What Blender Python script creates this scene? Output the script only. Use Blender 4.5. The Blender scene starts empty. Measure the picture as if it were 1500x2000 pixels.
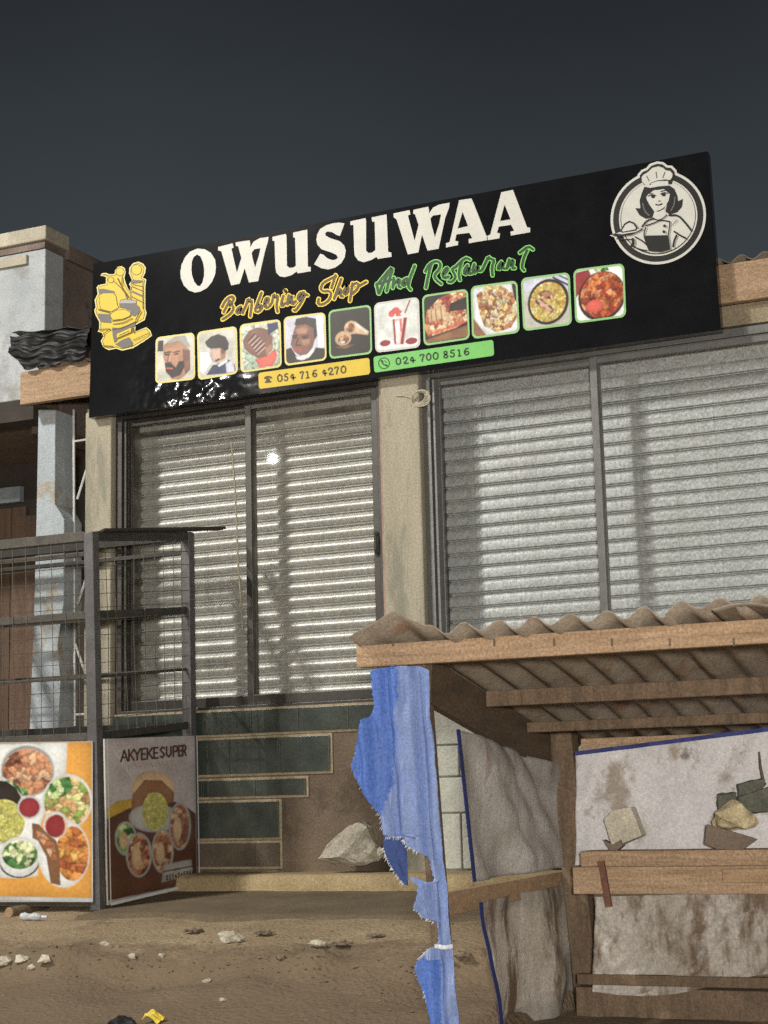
import bpy, bmesh, math, random
import numpy as np
from mathutils import Vector, Matrix
from mathutils.geometry import tessellate_polygon
random.seed(7); rng = np.random.default_rng(7)
S = bpy.context.scene
COL = S.collection
CZ = 1.45                      # eye height above the road; everything below is written relative to the eye

# ------------------------------------------------------------------ camera
FPX = 3300.0
YAW, PITCH, ROLL = math.radians(24.5), math.radians(9.75), math.radians(-1.38)
_F = Vector((-math.sin(YAW)*math.cos(PITCH), math.cos(YAW)*math.cos(PITCH), math.sin(PITCH)))
_R0 = Vector((math.cos(YAW), math.sin(YAW), 0)); _U0 = _R0.cross(_F)
_R = _R0*math.cos(ROLL) + _U0*math.sin(ROLL); _U = -_R0*math.sin(ROLL) + _U0*math.cos(ROLL)
cam = bpy.data.objects.new('camera', bpy.data.cameras.new('camera')); COL.objects.link(cam)
M3 = Matrix((_R, _U, -_F)).transposed()
cam.matrix_world = Matrix.Translation((0, 0, CZ)) @ M3.to_4x4()
cam.data.sensor_fit = 'VERTICAL'; cam.data.sensor_height = 24.0
cam.data.lens = FPX/2000*24.0
cam.data.clip_start = .1; cam.data.clip_end = 800
S.camera = cam

# ------------------------------------------------------------------ night sky
W = bpy.data.worlds.new('World'); S.world = W; W.use_nodes = True
nt = W.node_tree; nt.nodes.clear()
wo = nt.nodes.new('ShaderNodeOutputWorld'); bg = nt.nodes.new('ShaderNodeBackground')
tc = nt.nodes.new('ShaderNodeTexCoord'); sx = nt.nodes.new('ShaderNodeSeparateXYZ')
rp = nt.nodes.new('ShaderNodeValToRGB'); nz = nt.nodes.new('ShaderNodeTexNoise')
nz.inputs['Scale'].default_value = 2.2; nz.inputs['Detail'].default_value = 4
ma = nt.nodes.new('ShaderNodeMath'); ma.operation = 'MULTIPLY_ADD'
ma.inputs[1].default_value = .16; 
sb = nt.nodes.new('ShaderNodeMath'); sb.operation = 'SUBTRACT'; sb.inputs[1].default_value = .08
nt.links.new(tc.outputs['Generated'], sx.inputs[0]); nt.links.new(tc.outputs['Generated'], nz.inputs['Vector'])
nt.links.new(nz.outputs['Fac'], ma.inputs[0]); nt.links.new(sx.outputs['Z'], ma.inputs[2])
nt.links.new(ma.outputs[0], sb.inputs[0]); nt.links.new(sb.outputs[0], rp.inputs[0])
cr = rp.color_ramp
cr.elements[0].position = 0.0; cr.elements[0].color = (.080, .090, .092, 1)
cr.elements[1].position = 1.0; cr.elements[1].color = (.010, .011, .015, 1)
for p, c in ((.20, (.070, .082, .088, 1)), (.32, (.042, .050, .056, 1)), (.46, (.021, .0245, .029, 1))):
    e = cr.elements.new(p); e.color = c
nt.links.new(rp.outputs[0], bg.inputs[0]); bg.inputs[1].default_value = 1.0
nt.links.new(bg.outputs[0], wo.inputs[0])

# ------------------------------------------------------------------ lamps: the street lamp whose reflection shows in the shop glass, a tall one, and an added fill behind the camera
def lamp(name, loc, power, col, rad):
    l = bpy.data.lights.new(name, 'POINT'); l.energy = power; l.color = col; l.shadow_soft_size = rad
    o = bpy.data.objects.new(name, l); o.location = (loc[0], loc[1], loc[2]+CZ); COL.objects.link(o); return o
lamp('street_lamp_light', (-11.4, 0.0, 4.95), 1000, (1, .97, .90), .055)
lamp('tall_street_lamp_light', (-11.0, 2.2, 9.2), 5700, (1, .975, .90), .45)
lamp('stall_fill_light', (1.2, -2.5, .3), 4500, (1, .95, .86), .3)  # added fill, brightens the stall interior and the roof underside
S.view_settings.view_transform = 'Standard'; S.view_settings.look = 'None'
S.view_settings.gamma = 1; S.view_settings.exposure = 0.0
S.render.engine = 'CYCLES'
S.cycles.use_denoising = False
S.cycles.max_bounces = 8; S.cycles.transparent_max_bounces = 16

# ------------------------------------------------------------------ pixel helpers (photo is 1500 x 2000): where a sight line meets a real plane of the place
def ray(px, py): return _F*FPX + _R*(px-750) - _U*(py-1000)
def aty(px, py, y): d = ray(px, py); return d*(y/d.y)
def atx(px, py, x): d = ray(px, py); return d*(x/d.x)
def atz(px, py, z): d = ray(px, py); return d*(z/d.z)

# ------------------------------------------------------------------ materials
MATS = {}
def mat(name, c1, c2=None, scale=5, rough=.8, metal=0, bump=.25, bscale=60, grain=.22, stain=None, stretch=(1, 1, 1), spec=.3, gscale=80, bdist=.01, stain2=None):
    if name in MATS: return MATS[name]
    c2 = c2 or tuple(x*.7 for x in c1)
    m = bpy.data.materials.new(name); m.use_nodes = True; t = m.node_tree; N = t.nodes.new; L = t.links.new
    b = t.nodes['Principled BSDF']
    tc = N('ShaderNodeTexCoord'); mp = N('ShaderNodeMapping'); mp.inputs['Scale'].default_value = stretch
    oi = N('ShaderNodeObjectInfo'); va = N('ShaderNodeVectorMath'); va.operation = 'MULTIPLY_ADD'
    va.inputs[1].default_value = (13, 7, 5)
    L(oi.outputs['Random'], va.inputs[0]); L(tc.outputs['Object'], va.inputs[2]); L(va.outputs[0], mp.inputs['Vector'])
    n1 = N('ShaderNodeTexNoise'); n1.inputs['Scale'].default_value = scale; n1.inputs['Detail'].default_value = 7; n1.inputs['Roughness'].default_value = .62
    L(mp.outputs[0], n1.inputs['Vector'])
    r1 = N('ShaderNodeValToRGB'); r1.color_ramp.elements[0].position = .32; r1.color_ramp.elements[1].position = .68
    r1.color_ramp.elements[0].color = (*c2, 1); r1.color_ramp.elements[1].color = (*c1, 1)
    L(n1.outputs['Fac'], r1.inputs[0]); out = r1.outputs[0]
    for k, st in enumerate((stain, stain2)):
        if st:
            sc, ssc, th, am = st
            n2 = N('ShaderNodeTexNoise'); n2.inputs['Scale'].default_value = ssc; n2.inputs['Detail'].default_value = 6; n2.inputs['Roughness'].default_value = .7
            ad = N('ShaderNodeVectorMath'); ad.inputs[1].default_value = (3.7+k*5, 1.9, 8.3+k); L(mp.outputs[0], ad.inputs[0]); L(ad.outputs[0], n2.inputs['Vector'])
            r2 = N('ShaderNodeValToRGB'); r2.color_ramp.elements[0].position = th; r2.color_ramp.elements[1].position = min(th+.1, .99)
            r2.color_ramp.elements[0].color = (0, 0, 0, 1); r2.color_ramp.elements[1].color = (am, am, am, 1)
            L(n2.outputs['Fac'], r2.inputs[0])
            mx = N('ShaderNodeMixRGB'); mx.inputs[2].default_value = (*sc, 1); L(r2.outputs[0], mx.inputs[0]); L(out, mx.inputs[1]); out = mx.outputs[0]
    n3 = N('ShaderNodeTexNoise'); n3.inputs['Scale'].default_value = gscale; n3.inputs['Detail'].default_value = 3
    L(tc.outputs['Object'], n3.inputs['Vector'])
    mr = N('ShaderNodeMapRange'); mr.inputs[1].default_value = .3; mr.inputs[2].default_value = .7; mr.inputs[3].default_value = 1-grain; mr.inputs[4].default_value = 1+grain
    L(n3.outputs['Fac'], mr.inputs[0])
    mg = N('ShaderNodeVectorMath'); mg.operation = 'SCALE'; L(out, mg.inputs[0]); L(mr.outputs[0], mg.inputs['Scale'])
    L(mg.outputs[0], b.inputs['Base Color'])
    b.inputs['Roughness'].default_value = rough; b.inputs['Metallic'].default_value = metal; b.inputs['Specular IOR Level'].default_value = spec
    if bump:
        nb = N('ShaderNodeTexNoise'); nb.inputs['Scale'].default_value = bscale; nb.inputs['Detail'].default_value = 5; L(mp.outputs[0], nb.inputs['Vector'])
        bp = N('ShaderNodeBump'); bp.inputs['Strength'].default_value = bump; bp.inputs['Distance'].default_value = bdist
        L(nb.outputs['Fac'], bp.inputs['Height']); L(bp.outputs[0], b.inputs['Normal'])
    MATS[name] = m; return m

def flat(name, c, rough=.45, grain=.12):
    return mat(name, c, tuple(x*.9 for x in c), scale=9, rough=rough, bump=0, grain=grain, gscale=220)

def food(name, cols, scale=60, rough=.5):
    if name in MATS: return MATS[name]
    m = bpy.data.materials.new(name); m.use_nodes = True; t = m.node_tree; N = t.nodes.new; L = t.links.new
    b = t.nodes['Principled BSDF']; b.inputs['Roughness'].default_value = rough
    tc = N('ShaderNodeTexCoord'); v = N('ShaderNodeTexVoronoi'); v.inputs['Scale'].default_value = scale
    nn = N('ShaderNodeTexNoise'); nn.inputs['Scale'].default_value = scale*1.6; nn.inputs['Detail'].default_value = 5
    mxv = N('ShaderNodeMixRGB'); mxv.inputs[0].default_value = .9/scale; L(tc.outputs['Object'], mxv.inputs[1]); L(nn.outputs['Color'], mxv.inputs[2])
    L(tc.outputs['Object'], nn.inputs['Vector']); L(mxv.outputs[0], v.inputs['Vector'])
    sp = N('ShaderNodeSeparateColor'); L(v.outputs['Color'], sp.inputs[0])
    mf = N('ShaderNodeMix'); mf.inputs[0].default_value = .45; L(sp.outputs[0], mf.inputs[2]); L(nn.outputs['Fac'], mf.inputs[3])
    r = N('ShaderNodeValToRGB'); k = len(cols)
    r.color_ramp.elements[0].position = .25; r.color_ramp.elements[0].color = (*cols[0], 1); r.color_ramp.elements[1].position = .25+.5/(k-1); r.color_ramp.elements[1].color = (*cols[1], 1)
    for i in range(2, k):
        e = r.color_ramp.elements.new(.25+.5*i/(k-1)); e.color = (*cols[i], 1)
    L(mf.outputs[0], r.inputs[0])
    r2 = N('ShaderNodeMapRange'); r2.inputs[1].default_value = .0; r2.inputs[2].default_value = .75; r2.inputs[3].default_value = 1.35; r2.inputs[4].default_value = .35
    L(v.outputs['Distance'], r2.inputs[0])
    mg = N('ShaderNodeVectorMath'); mg.operation = 'SCALE'; L(r.outputs[0], mg.inputs[0]); L(r2.outputs[0], mg.inputs['Scale'])
    L(mg.outputs[0], b.inputs['Base Color'])
    MATS[name] = m; return m

def translucent(m, f):
    t = m.node_tree; N = t.nodes.new; L = t.links.new; b = t.nodes['Principled BSDF']; o = [n for n in t.nodes if n.type == 'OUTPUT_MATERIAL'][0]
    tr = N('ShaderNodeBsdfTranslucent'); mx = N('ShaderNodeMixShader'); mx.inputs[0].default_value = f
    L(b.inputs['Base Color'].links[0].from_socket, tr.inputs[0]); L(b.outputs[0], mx.inputs[1]); L(tr.outputs[0], mx.inputs[2]); L(mx.outputs[0], o.inputs[0])

def glass_mat():
    m = bpy.data.materials.new('window_glass'); m.use_nodes = True; t = m.node_tree; N = t.nodes.new; L = t.links.new; t.nodes.clear()
    o = N('ShaderNodeOutputMaterial'); tr = N('ShaderNodeBsdfTransparent'); tr.inputs[0].default_value = (.94, .94, .93, 1)
    gl = N('ShaderNodeBsdfGlossy'); gl.inputs['Roughness'].default_value = .012; fr = N('ShaderNodeFresnel'); fr.inputs[0].default_value = 1.5
    df = N('ShaderNodeBsdfDiffuse'); df.inputs[0].default_value = (.35, .32, .26, 1)
    mx = N('ShaderNodeMixShader'); mx2 = N('ShaderNodeMixShader')
    tc = N('ShaderNodeTexCoord'); n = N('ShaderNodeTexNoise'); n.inputs['Scale'].default_value = 3; n.inputs['Detail'].default_value = 8; n.inputs['Roughness'].default_value = .7
    L(tc.outputs['Object'], n.inputs['Vector'])
    r = N('ShaderNodeMapRange'); r.inputs[1].default_value = .42; r.inputs[2].default_value = .8; r.inputs[3].default_value = .02; r.inputs[4].default_value = .16
    L(n.outputs['Fac'], r.inputs[0]); L(r.outputs[0], mx2.inputs[0])
    L(tr.outputs[0], mx2.inputs[1]); L(df.outputs[0], mx2.inputs[2])
    ge = N('ShaderNodeNewGeometry'); fm = N('ShaderNodeMath'); fm.operation = 'MULTIPLY'; iv = N('ShaderNodeMath'); iv.operation = 'SUBTRACT'; iv.inputs[0].default_value = 1
    L(ge.outputs['Backfacing'], iv.inputs[1]); L(fr.outputs[0], fm.inputs[0]); L(iv.outputs[0], fm.inputs[1]); L(fm.outputs[0], mx.inputs[0]); L(mx2.outputs[0], mx.inputs[1]); L(gl.outputs[0], mx.inputs[2]); L(mx.outputs[0], o.inputs[0])
    return m

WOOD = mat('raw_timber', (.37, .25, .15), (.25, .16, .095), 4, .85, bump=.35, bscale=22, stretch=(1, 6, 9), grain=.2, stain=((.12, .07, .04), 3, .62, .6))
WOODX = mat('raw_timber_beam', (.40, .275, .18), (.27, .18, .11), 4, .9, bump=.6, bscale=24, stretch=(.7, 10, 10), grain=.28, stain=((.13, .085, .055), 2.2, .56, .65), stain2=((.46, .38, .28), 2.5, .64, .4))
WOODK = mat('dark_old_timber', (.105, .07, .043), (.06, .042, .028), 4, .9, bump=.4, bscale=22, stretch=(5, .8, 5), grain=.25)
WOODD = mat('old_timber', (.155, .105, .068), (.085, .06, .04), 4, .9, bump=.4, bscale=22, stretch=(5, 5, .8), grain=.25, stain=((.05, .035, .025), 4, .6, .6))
PLAST_BEIGE = mat('beige_paint', (.375, .34, .262), (.285, .255, .19), 3, .85, bump=.4, bscale=40, grain=.22, stain=((.19, .185, .145), 2.6, .54, .75), stain2=((.15, .11, .075), 7, .62, .75), stretch=(1.6, 1.6, .4))
PLAST_BROWN = mat('bare_plaster', (.165, .122, .085), (.10, .075, .054), 3, .95, bump=.7, bscale=30, grain=.28, stain=((.065, .05, .037), 2.5, .53, .7), stain2=((.24, .19, .13), 5, .63, .6))
PLINTH = mat('sandy_render', (.36, .28, .16), (.25, .185, .10), 4, .95, bump=.5, bscale=50, grain=.25, stain=((.12, .09, .06), 5, .62, .6))
LINTEL = mat('lintel_plaster', (.30, .25, .17), (.20, .165, .11), 3, .95, bump=.4, grain=.22, stain=((.10, .08, .06), 4, .6, .6))
PALE_BLOCK = mat('pale_block_paint', (.50, .50, .44), (.38, .38, .33), 4, .9, bump=.4, grain=.18, stain=((.2, .17, .12), 5, .64, .6))
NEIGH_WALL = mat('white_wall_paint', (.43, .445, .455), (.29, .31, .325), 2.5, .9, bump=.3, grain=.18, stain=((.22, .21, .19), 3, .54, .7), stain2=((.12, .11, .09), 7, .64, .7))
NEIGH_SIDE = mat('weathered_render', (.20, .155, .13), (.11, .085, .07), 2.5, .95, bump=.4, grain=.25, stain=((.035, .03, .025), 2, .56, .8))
NEIGH_CAP = mat('coping_concrete', (.42, .385, .30), (.30, .275, .215), 4, .9, bump=.4, grain=.2, stain=((.18, .15, .1), 5, .64, .6))
NEIGH_PILLAR = mat('faded_blue_paint', (.40, .44, .47), (.30, .33, .35), 3, .9, bump=.4, grain=.2, stain=((.30, .22, .13), 2.4, .56, .85), stain2=((.10, .09, .08), 6, .63, .8))
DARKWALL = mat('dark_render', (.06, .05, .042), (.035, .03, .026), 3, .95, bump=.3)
CEIL = mat('porch_ceiling', (.17, .125, .10), (.12, .085, .07), 2, .95, bump=.2)
DOORW = mat('brown_door', (.15, .095, .065), (.09, .058, .042), 3, .8, bump=.3, stretch=(6, 6, .7), grain=.25)
TILE = mat('green_black_tile', (.045, .055, .042), (.020, .025, .021), 6, .35, bump=.12, bscale=30, grain=.3, spec=.5, stain=((.10, .085, .06), 4, .62, .5))
TILEB = mat('dusty_brown_tile', (.11, .085, .06), (.06, .05, .036), 5, .7, bump=.2, grain=.25)
GROUT = mat('pale_grout', (.34, .28, .19), (.25, .20, .13), 12, .95, bump=.4, grain=.25)
ALU = mat('bronze_aluminium', (.085, .079, .070), (.06, .055, .05), 8, .42, .55, bump=.05, grain=.12)
ALUG = mat('grey_aluminium', (.20, .20, .19), (.15, .15, .145), 8, .42, .5, bump=.05, grain=.12)
PINK = mat('door_seal', (.36, .24, .20), (.26, .17, .14), 8, .7, bump=0)
GALV = mat('galvanised_slat', (.72, .72, .69), (.52, .52, .50), 28, .44, .40, bump=.12, bscale=26, grain=.25, spec=.5, gscale=60, stain=((.30, .24, .16), 4, .66, .5), bdist=.004)
GALV2 = mat('galvanised_flat_slat', (.62, .65, .67), (.45, .475, .49), 30, .5, .35, bump=.10, bscale=45, grain=.3, spec=.5, gscale=55, stain=((.34, .27, .18), 3, .66, .55), bdist=.004)
GLASS = glass_mat()
RUST_ROOF = mat('rusty_roof_sheet', (.30, .255, .20), (.19, .15, .115), 5, .8, .15, bump=.3, grain=.25, stain=((.20, .105, .055), 3, .55, .7), stain2=((.05, .04, .03), 5, .64, .6))
BLACKPL = mat('black_plastic', (.022, .022, .023), (.012, .012, .013), 6, .55, bump=.3, bscale=20, grain=.2)
STEEL = mat('grey_painted_steel', (.125, .12, .122), (.085, .08, .082), 9, .5, .3, bump=.1, grain=.2, stain=((.10, .06, .035), 6, .64, .7))
STEELR = mat('brown_grey_rail_paint', (.095, .085, .072), (.06, .054, .046), 9, .6, .2, bump=.1, grain=.2)
STEELD = mat('dark_painted_steel', (.06, .056, .05), (.04, .038, .034), 9, .55, .3, bump=.1, grain=.2)
ROD = mat('pale_steel_rod', (.55, .55, .52), (.42, .42, .40), 12, .5, .2, bump=0)
WIRE = mat('mesh_wire', (.13, .115, .09), (.09, .08, .065), 12, .6, .4, bump=0)
def dark_band(m):
    # the ground mixes to a darker brown below the terrace edge
    t = m.node_tree; N = t.nodes.new; L = t.links.new; b = t.nodes['Principled BSDF']; tc = [n for n in t.nodes if n.type == 'TEX_COORD'][0]
    sx = N('ShaderNodeSeparateXYZ'); L(tc.outputs['Object'], sx.inputs[0]); n = N('ShaderNodeTexNoise'); n.inputs['Scale'].default_value = 1.7; n.inputs['Detail'].default_value = 7; n.inputs['Roughness'].default_value = .7; L(tc.outputs['Object'], n.inputs['Vector'])
    ad = N('ShaderNodeMath'); ad.operation = 'MULTIPLY_ADD'; ad.inputs[1].default_value = 1.1; L(n.outputs['Fac'], ad.inputs[0]); L(sx.outputs['Y'], ad.inputs[2])
    r = N('ShaderNodeMapRange'); r.inputs[1].default_value = 8.62; r.inputs[2].default_value = 8.86; r.inputs[3].default_value = .85; r.inputs[4].default_value = 0; L(ad.outputs[0], r.inputs[0])
    mx = N('ShaderNodeMixRGB'); mx.inputs[2].default_value = (.135, .098, .064, 1); src = b.inputs['Base Color'].links[0].from_socket; L(r.outputs[0], mx.inputs[0]); L(src, mx.inputs[1]); L(mx.outputs[0], b.inputs['Base Color'])
DIRT = mat('sandy_ground', (.36, .275, .175), (.235, .172, .105), 1.6, 1.0, bump=.8, bscale=34, grain=.3, gscale=70, stain=((.11, .08, .05), 2.2, .57, .65), stain2=((.42, .36, .26), 7, .68, .55), bdist=.02)
dark_band(DIRT)
SHADOW_BAND = mat('painted_shadow_band', (.165, .125, .080), (.110, .083, .052), 3, .95, bump=.5, bscale=60, grain=.25)  # dark brown carries the tone of a shadow on the ground
STONE = mat('grey_white_stone', (.50, .46, .37), (.33, .30, .24), 7, .9, bump=.6, bscale=25, grain=.25, stain=((.20, .16, .11), 6, .6, .6))
STONEY = mat('yellow_stone', (.50, .43, .27), (.34, .28, .17), 7, .9, bump=.6, bscale=25, grain=.25, stain=((.16, .12, .07), 8, .6, .6))
PEB = mat('pebble', (.20, .155, .105), (.13, .10, .066), 9, .95, bump=.3)
TARPB = mat('deep_blue_tarp', (.052, .115, .39), (.075, .14, .38), 5, .6, bump=.35, bscale=55, grain=.25, stretch=(3, 3, .4))
TARP = mat('blue_tarp', (.115, .175, .385), (.165, .215, .38), 5, .6, bump=.35, bscale=55, grain=.2, stain=((.42, .47, .66), 5, .60, .8), stain2=((.10, .20, .60), 3, .60, .8), stretch=(4.2, 4.2, .28), gscale=110)
TARPD = mat('blue_tarp_inside', (.03, .055, .18), (.02, .035, .11), 5, .7, bump=.3, bscale=50)
FRAY = mat('frayed_white_edge', (.60, .60, .60), (.45, .46, .50), 20, .9, bump=0)
HEM = mat('navy_hem', (.03, .04, .17), (.022, .028, .10), 8, .7, bump=.2)
SHEETW = mat('dirty_white_sheeting', (.74, .72, .735), (.60, .58, .59), 2.2, .7, bump=.35, bscale=7, grain=.14, stain=((.30, .23, .16), 3.2, .56, .75), stain2=((.16, .12, .085), 9, .62, .75), stretch=(1, 1, .75))
SHEETD = mat('soiled_sheeting', (.68, .64, .60), (.48, .43, .37), 2.6, .8, bump=.5, bscale=12, grain=.18, stain=((.22, .14, .08), 3, .50, .85), stain2=((.10, .07, .045), 5, .62, .7), stretch=(1.4, 1.4, .5))
SHEETS = mat('grey_side_sheeting', (.60, .575, .56), (.42, .39, .355), 3, .7, bump=.5, bscale=10, grain=.16, stain=((.26, .155, .08), 2.6, .58, .7), stretch=(1.5, 1.5, .45))
CARD = mat('brown_card', (.17, .13, .10), (.13, .10, .075), 5, .9, bump=.1)
GREENB = mat('dusty_dark_rag', (.12, .122, .095), (.07, .074, .058), 8, .9, bump=.3)
YEL = mat('yellow_plastic', (.65, .50, .05), (.5, .38, .04), 8, .5, bump=.1)
WHITEPL = mat('white_plastic', (.55, .57, .60), (.42, .44, .47), 14, .45, bump=.2)
LEAF = mat('night_leaves', (.035, .045, .022), (.02, .028, .014), 8, .8, bump=0)

for _m in (SHEETS, SHEETD): translucent(_m, .5)
translucent(SHEETW, .3)
# sign film: glossy black banner with faint ripples
SIGNB = mat('black_sign_film', (.008, .008, .009), (.005, .005, .006), 6, .11, bump=1.0, bscale=5, grain=.2, spec=.45, bdist=.0006)
def sign_wrinkles(m, centre, r0, r1, d0, d1):
    # the film is loose and wrinkled round one corner, taut elsewhere
    t = m.node_tree; N = t.nodes.new; L = t.links.new
    bp = [n for n in t.nodes if n.type == 'BUMP'][0]; bp.inputs['Height'].links[0].from_node.inputs['Detail'].default_value = 2.2; tc = [n for n in t.nodes if n.type == 'TEX_COORD'][0]
    ds = N('ShaderNodeVectorMath'); ds.operation = 'DISTANCE'; ds.inputs[1].default_value = centre; L(tc.outputs['Object'], ds.inputs[0])
    r = N('ShaderNodeMapRange'); r.inputs[1].default_value = r0; r.inputs[2].default_value = r1; r.inputs[3].default_value = d1; r.inputs[4].default_value = d0
    L(ds.outputs['Value'], r.inputs[0]); L(r.outputs[0], bp.inputs['Distance'])

# ------------------------------------------------------------------ mesh building
WL = {}
class MB:
    def __init__(s): s.v = []; s.f = []; s.m = []; s.cm = 0
    def add(s, vs, fs):
        o = len(s.v); s.v += [tuple(p) for p in vs]; s.f += [tuple(i+o for i in f) for f in fs]; s.m += [s.cm]*len(fs); return s
    def box(s, a, b):
        (x0, y0, z0), (x1, y1, z1) = a, b
        x0, x1 = sorted((x0, x1)); y0, y1 = sorted((y0, y1)); z0, z1 = sorted((z0, z1))
        return s.add([(x0, y0, z0), (x1, y0, z0), (x1, y1, z0), (x0, y1, z0), (x0, y0, z1), (x1, y0, z1), (x1, y1, z1), (x0, y1, z1)],
              [(0, 3, 2, 1), (4, 5, 6, 7), (0, 1, 5, 4), (1, 2, 6, 5), (2, 3, 7, 6), (3, 0, 4, 7)])
    def bar(s, p, q, w, h, up=(0, 0, 1)):
        p, q, up = Vector(p), Vector(q), Vector(up); d = (q-p).normalized()
        a = d.cross(up)
        if a.length < 1e-4: a = d.cross(Vector((0, 1, 0)))
        a.normalize(); b = a.cross(d).normalized(); a *= w/2; b *= h/2
        return s.add([p-a-b, p+a-b, p+a+b, p-a+b, q-a-b, q+a-b, q+a+b, q-a+b],
              [(0, 1, 2, 3), (7, 6, 5, 4), (0, 4, 5, 1), (1, 5, 6, 2), (2, 6, 7, 3), (3, 7, 4, 0)])
    def tube(s, pts, r, n=8, cap=True):
        pts = [Vector(p) for p in pts]; rings = []
        for i, p in enumerate(pts):
            d = (pts[min(i+1, len(pts)-1)]-pts[max(i-1, 0)]).normalized()
            a = d.cross(Vector((0.13, .21, .97))); a.normalize(); b = d.cross(a)
            rr = r[i] if isinstance(r, (list, tuple)) else r
            rings.append([p+a*rr*math.cos(t*2*math.pi/n)+b*rr*math.sin(t*2*math.pi/n) for t in range(n)])
        vs = [v for rg in rings for v in rg]; fs = []
        for i in range(len(pts)-1):
            for t in range(n): fs.append((i*n+t, i*n+(t+1) % n, (i+1)*n+(t+1) % n, (i+1)*n+t))
        if cap: fs += [tuple(range(n))[::-1], tuple((len(pts)-1)*n+t for t in range(n))]
        return s.add(vs, fs)
    def prism(s, poly, ext):
        n = len(poly); e = Vector(ext); P = [Vector(p) for p in poly]
        tri = tessellate_polygon([P])
        vs = P + [p+e for p in P]; fs = []
        for t in tri: fs.append(tuple(t)); fs.append(tuple(i+n for i in t[::-1]))
        for i in range(n): fs.append((i, (i+1) % n, (i+1) % n+n, i+n))
        return s.add(vs, fs)
    def poly(s, loops):
        L = [[Vector(p) for p in l] for l in loops]
        vs = [p for l in L for p in l]
        fs = []
        for t in tessellate_polygon(L):
            a, b, c = (vs[i] for i in t)
            fs.append(tuple(t) if (b-a).cross(c-a).y < 0 else tuple(t[::-1]))
        return s.add(vs, fs)
    def grid(s, fn, nu, nv):
        vs = [fn(i/nu, j/nv) for j in range(nv+1) for i in range(nu+1)]
        fs = [(j*(nu+1)+i, j*(nu+1)+i+1, (j+1)*(nu+1)+i+1, (j+1)*(nu+1)+i) for j in range(nv) for i in range(nu)]
        return s.add(vs, fs)
    def hull(s, pts, cuts=0, amp=.0, fs=20):
        bm = bmesh.new()
        for p in pts: bm.verts.new(p)
        r = bmesh.ops.convex_hull(bm, input=bm.verts[:])
        bmesh.ops.delete(bm, geom=[g for g in set(r['geom_interior']) | set(r['geom_unused']) if isinstance(g, bmesh.types.BMVert)], context='VERTS')
        bmesh.ops.recalc_face_normals(bm, faces=bm.faces[:])
        if cuts:
            bmesh.ops.triangulate(bm, faces=bm.faces[:]); bmesh.ops.subdivide_edges(bm, edges=bm.edges[:], cuts=cuts, use_grid_fill=True); bm.normal_update()
            for v in bm.verts: v.co += v.normal*amp*(nse(*v.co, fs)+.5*nse(*v.co, fs*2.3))
        bm.verts.index_update()
        vs = [v.co.copy() for v in bm.verts]; fs = [tuple(v.index for v in f.verts) for f in bm.faces]; bm.free()
        return s.add(vs, fs)
    def build(s, name, mats, parent=None, base=None, smooth=False, bevel=0, recalc=True):
        """one mesh object; verts are relative to the parent thing's base (or to base for a top-level mesh)"""
        if not isinstance(mats, (list, tuple)): mats = [mats]
        b = WL[parent] if parent else Vector(base if base is not None else (0, 0, 0))
        me = bpy.data.meshes.new(name)
        me.from_pydata([(x-b.x, y-b.y, z-b.z) for x, y, z in s.v], [], s.f)
        for m in mats: me.materials.append(m)
        me.polygons.foreach_set('material_index', s.m)
        if smooth: me.polygons.foreach_set('use_smooth', [True]*len(s.f))
        if recalc:
            bm = bmesh.new(); bm.from_mesh(me); bmesh.ops.recalc_face_normals(bm, faces=bm.faces[:]); bm.to_mesh(me); bm.free()
        me.update()
        o = bpy.data.objects.new(name, me); COL.objects.link(o)
        if parent: o.parent = parent; WL[o] = b.copy()
        else: o.location = (b.x, b.y, b.z+CZ); WL[o] = b.copy()
        if bevel:
            md = o.modifiers.new('bevel', 'BEVEL'); md.width = bevel; md.segments = 2; md.limit_method = 'ANGLE'
        return o

def tag(o, label=None, cat=None, group=None, kind=None):
    if label: o['label'] = label
    if cat: o['category'] = cat
    if group: o['group'] = group
    if kind: o['kind'] = kind
    return o
def thing(name, base, label, cat, group=None):
    o = bpy.data.objects.new(name, None); COL.objects.link(o); b = Vector(base); o.location = (b.x, b.y, b.z+CZ); WL[o] = b
    o.empty_display_size = .1
    return tag(o, label, cat, group)
def copy_part(o, parent, off):
    c = o.copy(); COL.objects.link(c); c.parent = parent; c.location = Vector(o.location)+Vector(off); WL[c] = WL[o].copy(); return c
def solid(o, t):
    md = o.modifiers.new('solid', 'SOLIDIFY'); md.thickness = t; md.offset = 0; return o
def nse(x, y, z=0, sc=1.0):
    from mathutils import noise
    return noise.noise(Vector((x*sc, y*sc, z*sc)))

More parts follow.
